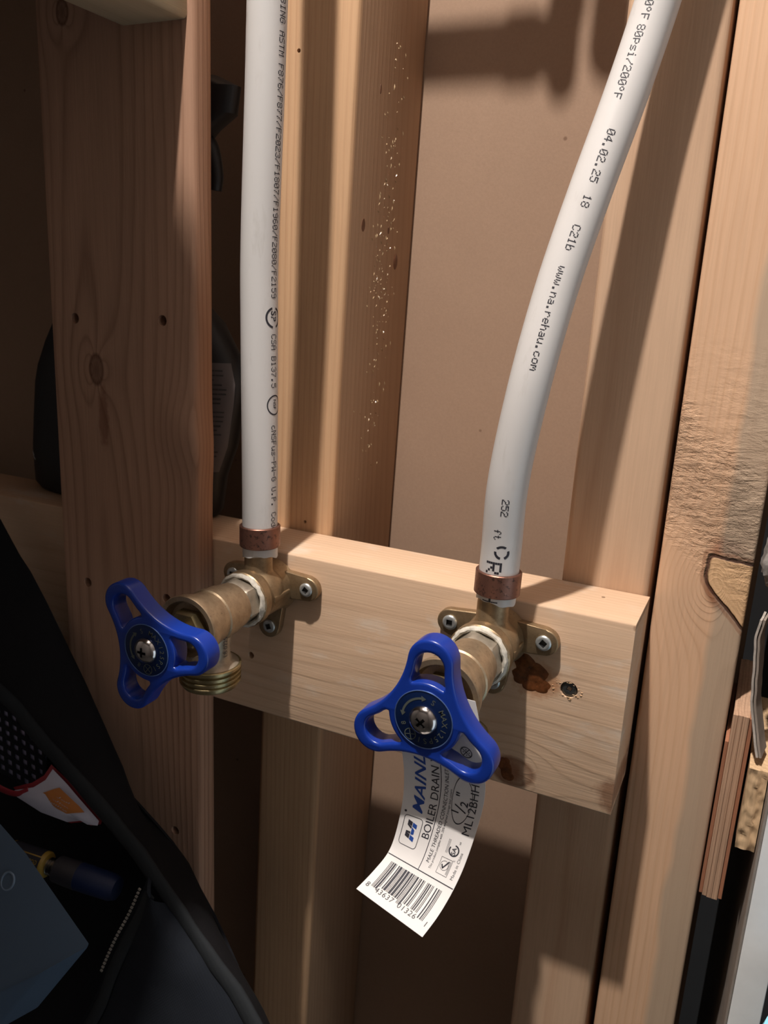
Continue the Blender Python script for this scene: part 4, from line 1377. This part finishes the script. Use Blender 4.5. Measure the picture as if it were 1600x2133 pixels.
# front panel: from the zip edge to the rim and down
zp = line(ZIP, 30)
rlow = line([(-219.4, 257, 281.5), (-198.4, 253, 295), (-176.8, 249, 309.5), (-158.6, 245, 323), (-140, 241, 338), (-120, 238, 352), (-100, 236, 366), (-80, 234, 380)], 30)
b = bmesh.new()
rows = []
for i in range(10):
    t_ = i / 9
    rows.append([a.lerp(c, t_) + Vector((0, -0.007 * math.sin(math.pi * t_), 0)) for a, c in zip(zp, rlow)])
sheet(b, rows, thick=1.6, jitter=1.4)
obj('front_panel', b, M_bag2, bag, angle=60)
b = bmesh.new()
tube(b, [p + Vector((0.006, -0.0035, -0.001)) for p in zp[1:]], 3.0, seg=12, ry=0.9)
obj('zip_tape', b, M_web, bag, angle=60)
b = bmesh.new()
zz = resample(zp, 120)
for i in range(4, 52, 2):
    c = zz[i] + Vector((0.0005, -0.0040, 0))
    d = (zz[i + 1] - zz[i]).normalized()
    q = bmesh.ops.create_cube(b, size=1)['verts']
    sd = d.cross(Vector((0, -1, 0))).normalized()
    for v in q:
        p = v.co.copy()
        v.co = c + d * (p.x * 0.0008) + sd * (p.y * 0.0013) + Vector((0, p.z * 0.0008, 0))
o = obj('zip_teeth', b, M_zip, bag, smooth=False, label='pale zip teeth'); o['kind'] = 'stuff'
# inner lining, well behind the things in the bag
b = bmesh.new()
rows = []
lin_t = line([(-440, 290, 150), (-366, 290, 203), (-330, 289, 222), (-300, 288, 240), (-270, 287, 256), (-240, 284, 272), (-222, 280, 284), (-205, 276, 300), (-190, 272, 316)], 24)
lin_b = line([(-440, 262, 480), (-400, 262, 480), (-360, 262, 480), (-320, 262, 480), (-290, 262, 480), (-260, 262, 480), (-230, 262, 480), (-200, 262, 480), (-170, 262, 480)], 24)
for i in range(8):
    t_ = i / 7
    rows.append([a.lerp(c, t_) + Vector((0, 0.012 * math.sin(math.pi * t_), 0)) for a, c in zip(lin_t, lin_b)])
sheet(b, rows, thick=1.2, jitter=1.0)
obj('lining', b, M_bagdark, bag, angle=60)
# mesh pocket: woven cords over a paler backing
mp = lambda u, v: P(-376 + u, 285.2 - v * 0.06, 222 + v + 0.18 * u)
b = bmesh.new()
sheet(b, [[mp(u, v) + Vector((0, 0.0014, 0)) for u in (0, 12, 24, 36, 50)] for v in (0, 15, 30, 45)], thick=0.5)
obj('pocket_backing', b, M_meshback, bag)
b = bmesh.new()
for k in range(10):
    u = k * 6.0
    if u < 51: tube(b, [mp(u, 0), mp(min(u + 2, 50), 23), mp(min(u + 4, 50), 46)], 1.5, seg=6, ry=0.5)
for k in range(9):
    v = k * 5.6
    if v < 46: tube(b, [mp(0, v), mp(25, v), mp(50, v)], 1.5, seg=6, ry=0.5)
o = obj('pocket_mesh', b, M_mesh, bag); o['kind'] = 'stuff'

# red-edged snack packet
pk = thing('snack_packet', 'white and red packet with orange picture, poking out of the bag', 'packet', (-290, 264, 262))
def pouch(bm, pts, y_in, y_out, puff):
    n = len(pts)
    cx = sum(p[0] for p in pts) / n; cz = sum(p[2] for p in pts) / n; cy = sum(p[1] for p in pts) / n
    o0 = [bm.verts.new(P(*p)) for p in pts]
    mid = [bm.verts.new(P(p[0] * .55 + cx * .45, p[1] * .55 + cy * .45 - puff, p[2] * .55 + cz * .45)) for p in pts]
    c = bm.verts.new(P(cx, cy - puff * 1.25, cz))
    bk_ = bm.verts.new(P(cx, cy + puff, cz))
    for i in range(n):
        j = (i + 1) % n
        bm.faces.new((o0[i], o0[j], mid[j], mid[i])); bm.faces.new((mid[i], mid[j], c)); bm.faces.new((o0[j], o0[i], bk_))
    bmesh.ops.recalc_face_normals(bm, faces=bm.faces)
PK = [(-299.9, 266, 241.2), (-290, 265.6, 246.4), (-283.9, 265, 249.9), (-268.2, 264, 259.0), (-268.6, 263.4, 261.4), (-275.0, 263, 262.8), (-279.0, 262.6, 261.8), (-287.6, 262, 265.2), (-304.6, 261, 264.8), (-320.0, 260, 260.5), (-322, 260.5, 257.5), (-309.7, 262, 252.6), (-303.2, 264, 247.4)]
b = bmesh.new()
pouch(b, PK, 0, 0, 1.6)
obj('white_face', b, M_white, pk, angle=70)
b = bmesh.new()
pouch(b, [(x + (-2.6 if i in (0, 10, 11, 12) else 0.6), y + 1.6, z + (-1.0 if i in (0, 11, 12) else 1.4 if 4 < i < 10 else 0)) for i, (x, y, z) in enumerate(PK)], 0, 0, 0.8)
obj('red_back', b, M_red, pk, angle=70, label='red back of the packet')
b = bmesh.new()
tube(b, catmull([P(-336, 259.5, 258.5), P(-326, 260, 259.5), P(-319, 260.5, 258.5), P(-313, 261.5, 254.5)], 6), lambda f: 2.2 - 1.0 * f, seg=10, ry=0.8)
obj('red_fold', b, M_red, pk, label='red folded corner')
# orange picture with a white scribble of lettering
def pkf(x, z):
    cx, cz, cy = -292.4, 256.2, 263.2
    d = math.hypot((x - cx) / 28.0, (z - cz) / 12.0)
    return P(x, cy - 2.4 + 1.9 * min(d, 1.2) + 0.055 * (-(x - cx)) * 0.0 - 0.35, z)
b = bmesh.new()
OUTL = [(-291.5, 248.2), (-287.0, 250.2), (-281.5, 252.9), (-278.8, 255.0), (-283, 256.6), (-288, 258.8), (-294, 260.0), (-299.5, 259.2), (-303.2, 256.9), (-303.0, 255.2), (-298.5, 252.4), (-294.6, 249.9)]
c0 = (-291.5, 254.8)
OUTL = [(-291.5 + (x + 291.5) * 1.3, 254.8 + (z - 254.8) * 1.22) for x, z in OUTL]
for i in range(len(OUTL)):
    p, q = OUTL[i], OUTL[(i + 1) % len(OUTL)]
    for k in range(3):
        f0, f1 = k / 3, (k + 1) / 3
        L_ = lambda a, f: (c0[0] + (a[0] - c0[0]) * f, c0[1] + (a[1] - c0[1]) * f)
        pts = [L_(p, f0), L_(p, f1), L_(q, f1), L_(q, f0)] if k else [c0, L_(p, f1), L_(q, f1)]
        b.faces.new([b.verts.new(pkf(*a)) for a in pts])
for (x0_, z0_) in ((-296, 261.6), (-293.5, 261.2), (-291.0, 261.8), (-289.2, 260.9)):
    b.faces.new([b.verts.new(pkf(x0_ + u, z0_ + v)) for u, v in ((-1.0, -.2), (0.2, -.5), (1.0, 0.1), (0, 0.5))])
obj('orange_print', b, M_orange, pk, smooth=False, label='orange picture')
b = bmesh.new()
rg = random.Random(4)
for row in range(4):
    x = -300.5 + row * 2.6; z = 257.6 - row * 2.0
    for k in range(9 - row):
        p = pkf(x, z); q = pkf(x + 1.1, z + rg.uniform(-0.9, 0.9)); 
        seg = [p + Vector((0, -0.0002, 0)), q + Vector((0, -0.0002, 0)), q + Vector((0.0001, -0.0002, -0.00035)), p + Vector((0.0001, -0.0002, -0.00035))]
        b.faces.new([b.verts.new(v) for v in seg])
        x += 1.5; z += 0.25
o = obj('scribble', b, M_white, pk, smooth=False, label='white scribbled lettering'); o['kind'] = 'stuff'

# glue tube
gt = thing('glue_tube', 'small glue tube with yellow label and blue cap, lying in the bag', 'tube', (-280, 256, 290))
A0 = P(-316, 250.5, 286.2); A1 = P(-252, 260, 289.8)
ax = (A1 - A0).normalized()
b = bmesh.new(); lathe(b, A0, ax, [(0, 6.0), (1, 6.6), (21.5, 6.6), (22.6, 6.0), (23, 4)], seg=36)
obj('body', b, M_yellow, gt)
b = bmesh.new()
prof = [(22.6, 3.4)]
for k in range(4): prof += [(23.2 + k * 1.4, 4.3), (23.8 + k * 1.4, 4.3), (24.2 + k * 1.4, 3.6)]
lathe(b, A0, ax, prof, seg=28); obj('threaded_neck', b, M_metal, gt, label='shiny threaded neck')
b = bmesh.new(); lathe(b, A0, ax, [(28.2, 4.4), (28.6, 6.4), (41, 6.8), (41.4, 6.8)], seg=32); obj('collar', b, M_gray, gt, label='grey collar')
b = bmesh.new(); lathe(b, A0, ax, [(41.3, 6.7), (60, 6.4), (63, 5.4), (63.8, 3)], seg=32); obj('cap', b, M_gluebl, gt, label='blue cap')
b = bmesh.new()
u_, v_ = frame_from(ax)
fdir = (-(A0 + ax * 0.012)).copy(); fdir = (P(0, 0, 0) - (A0 + ax * 0.012)); fdir = (fdir - ax * fdir.dot(ax)).normalized()
sdir = ax.cross(fdir).normalized()
def onTube(x, y, lift=0.06):
    a = y / 6.6
    return A0 + ax * (x / 1000) + (fdir * math.cos(a) + sdir * math.sin(a)) * ((6.6 + lift) / 1000)
for (xa, xb, ya, yb) in ((2, 21.0, -2.2, 3.2), (2, 20.5, -9.2, -2.9), (2, 20.5, 4.0, 9.0)):
    for k in range(6):
        y0_, y1_ = ya + (yb - ya) * k / 6, ya + (yb - ya) * (k + 1) / 6
        b.faces.new([b.verts.new(onTube(x, y)) for x, y in ((xa, y0_), (xb, y0_), (xb, y1_), (xa, y1_))])
obj('label_panel', b, M_ink, gt, smooth=False, label='black panel on the yellow label')
b = bmesh.new()
pp = font_polys('GORILLA', 3.0, bold=0.06, sx=0.8)
add_polys(b, pp, lambda x, y: onTube(20.0 - x, 1.7 - y, 0.12))
obj('label_lettering', b, M_yellow, gt, smooth=False)

# slate case in front
cs = thing('plastic_case', 'slate-blue plastic case with ring mark, nearest thing at lower left', 'case', (-290, 225, 330))
Q = [P(-345, 243, 241), P(-302.3, 240, 262.7), P(-290.4, 239, 268.5), P(-241.8, 230, 293.4), P(-261.0, 219, 307.5), P(-298.1, 209, 335.6), P(-360, 216, 300)]
b = bmesh.new()
top = [b.verts.new(p) for p in Q]
dn = Vector((-0.030, -0.006, -0.045))
bot = [b.verts.new(p + dn) for p in Q]
f = b.faces.new(top); b.faces.new(list(reversed(bot)))
for i in range(len(Q)):
    j = (i + 1) % len(Q)
    b.faces.new((top[j], top[i], bot[i], bot[j]))
bmesh.ops.recalc_face_normals(b, faces=b.faces)
bmesh.ops.bevel(b, geom=[e for e in b.edges], offset=0.0012, segments=2, profile=0.5, affect='EDGES', clamp_overlap=True)
obj('shell', b, M_case, cs, angle=25)
nrm = ((Q[3] - Q[1]).cross(Q[5] - Q[1])).normalized()
if nrm.y > 0: nrm = -nrm
ce = P(-295.5, 232.2, 281.8)
ce = ce - nrm * (ce - Q[1]).dot(nrm) + nrm * 0.0006
e1 = (Q[3] - Q[1]).normalized(); e2 = nrm.cross(e1).normalized()
mdir = (e2 - e1 * 0.25).normalized(); sd2 = nrm.cross(mdir).normalized()
b = bmesh.new()
path = [ce + mdir * (0.0042 * math.cos(a)) + sd2 * (0.0036 * math.sin(a)) for a in [2 * math.pi * i / 40 for i in range(41)]]
tube(b, path, 0.6, seg=8, caps=False)
obj('ring_mark', b, M_ringmark, cs, label='pale ring mark')

# ------------------------------------------------------------------ right edge
b = beam(4.0, 13.6, 355.0, 420, 166.5, 258.0, r=0.3)
for v in b.verts:
    z = (EYE - v.co.z) * 1000
    if z > 200: v.co.z += 0.9 * mnoise.noise(v.co * 900) / 1000 + 0.0003 * (v.co.x * 1000 - 8)
bmesh.ops.recalc_face_normals(b, faces=b.faces)
ply = thing('plywood_offcut', 'strip of plywood standing on edge beside the orange stud', 'plywood', (8.8, 388, 258))
b.free()
lay = [3.6, 5.1, 7.0, 9.1, 11.6, 13.4]
for i in range(5):
    bb = beam(lay[i] + 0.03, lay[i + 1] - 0.03, 355.0 + (0.9, 0.3, 0.0, 0.25, 1.0)[i], 420, 166.5 + (14, 0.5, 0.2, 0.4, 1.2)[i], 258.4 - (1.0, 0.4, 0.2, 0.0, 0.6)[i], r=0.25)
    obj('ply_layer', bb, W_plyface if i in (0, 4) else W_ply, ply, angle=40)
b = beam(14.4, 22.0, 345, 420, 184.5, 223.0, r=0.0)
bmesh.ops.subdivide_edges(b, edges=b.edges[:], cuts=22, use_grid_fill=True)
for v in b.verts:
    if v.co.y * 1000 < 345.5:
        n_ = mnoise.noise(Vector((v.co.x * 260, 0, v.co.z * 700))) + 0.7 * mnoise.noise(Vector((v.co.x * 420, 3, v.co.z * 1500)))
        v.co.y += n_ * 0.0009 + 0.0006
o = obj('timber_offcut', b, W_scrap, base=(18, 382, 200), angle=60)
tag(o, 'rough-sawn pale timber offcut right of the plywood strip', 'timber')
# drywall sheet end
dw = thing('drywall_sheet', 'end of a white drywall sheet at the lower right corner', 'drywall', (29, 400, 1399))
b = beam(23.6, 36.0, 335, 640, 60, 1399, r=0.5)
obj('board', b, M_drywhite, dw)
b = beam(22.4, 23.55, 334.8, 640, 60, 1399, r=0.25)  # thin slab that paints the sheet's side face in shade
for v in b.verts: pass
obj('shaded_face', b, M_paper_shade, dw, label='side face with grazing shade put into its grey')
# torn paper and bead strip hanging above the offcuts
cb = thing('corner_bead', 'torn pale metal and paper strip hanging above the offcuts', 'bead', (14, 350, 180))
b = bmesh.new()
pth = catmull([P(8.4, 350, 121), P(7.8, 350, 130), P(9.2, 350, 142), P(10.2, 350, 155), P(12.4, 350, 166), P(14.3, 349, 174), P(16.4, 348, 180.5)], 8)
rows = []
for k, p in enumerate(pth):
    wob = mnoise.noise(p * 160) * 0.0004
    rows.append([p + Vector((wob, 0, 0)), p + Vector((0.0006 + wob, 0.004, 0)), p + Vector((0.0014 + wob, 0.012, 0.0))])
sheet(b, rows, thick=0.9)
obj('paper_strip', b, M_strip, cb)
b = bmesh.new()
rows = [[r_[0] + Vector((0.0013, 0.0005, 0)), r_[1] + Vector((0.0013, 0.001, 0)), r_[2] + Vector((0.0016, 0, 0))] for r_ in rows]
sheet(b, rows, thick=0.9, jitter=0.6)
obj('torn_backing', b, M_paper_shade, cb, label='ragged brown paper backing')
gl = bmesh.new()
q = bmesh.ops.create_icosphere(gl, subdivisions=4, radius=1)['verts']
for v in q:
    p = v.co.copy()
    k = 1 + 0.22 * mnoise.noise(p * 2.2) + 0.12 * mnoise.noise(p * 6) + 0.06 * mnoise.noise(p * 14)
    v.co = P(15.5 + p.x * 9.5 * k, 362 + p.y * 11 * k, 97 - p.z * 15 * k)
tag(obj('drywall_scrap', gl, M_gyp, base=(15, 362, 108)), 'speckled grey broken drywall lump beside the big knot', 'rubble')
# made-up round shape, its colour standing in for bright light past the drywall
tb = bmesh.new()
lathe(tb, P(72, 290, 1399), Vector((0, 0, 1)), [(0, 36), (4, 38), (1104, 39), (1106, 40.5), (1132, 40.5), (1136, 39.5), (1136, 37), (1104, 36)], seg=64)
tag(obj('bright_stand_in', tb, M_cyan, base=(72, 290, 1399)), 'pale-blue round shape standing in for bright light at the extreme lower right corner', 'light stand-in')

# ------------------------------------------------------------------ copper pipe with elbow, above the frame
cp = thing('copper_pipe', 'copper pipe and elbow overhead, out of the frame, shading the drywall', 'pipe', (-128, 346, -300))
b = bmesh.new()
tube(b, catmull([P(-128, 346, -998), P(-128, 346, -700), P(-128, 346, -300), P(-128.5, 346, -288), P(-133, 346, -279), P(-142, 346, -277.5), P(-180, 346, -277.5), P(-300, 346, -277.5)], 10), 6.4, seg=24)
obj('run', b, M_copper, cp)
b = bmesh.new()
tube(b, [P(-128, 346, -316), P(-128, 346, -292)], 7.6, seg=24)
tube(b, [P(-152, 346, -277.5), P(-138, 346, -277.5)], 7.6, seg=24)
obj('elbow', b, M_copper, cp)

b = bmesh.new()
tube(b, [P(-110.5, 346, -998), P(-110.5, 346, -290), P(-110.5, 346, -277)], 6.4, seg=24)
tube(b, [P(-110.5, 346, -292), P(-110.5, 346, -275)], 7.6, seg=24)
tag(obj('copper_stub', b, M_copper, base=(-110.5, 346, -277)), 'capped copper stub hanging beside the elbow, out of the frame', 'pipe')
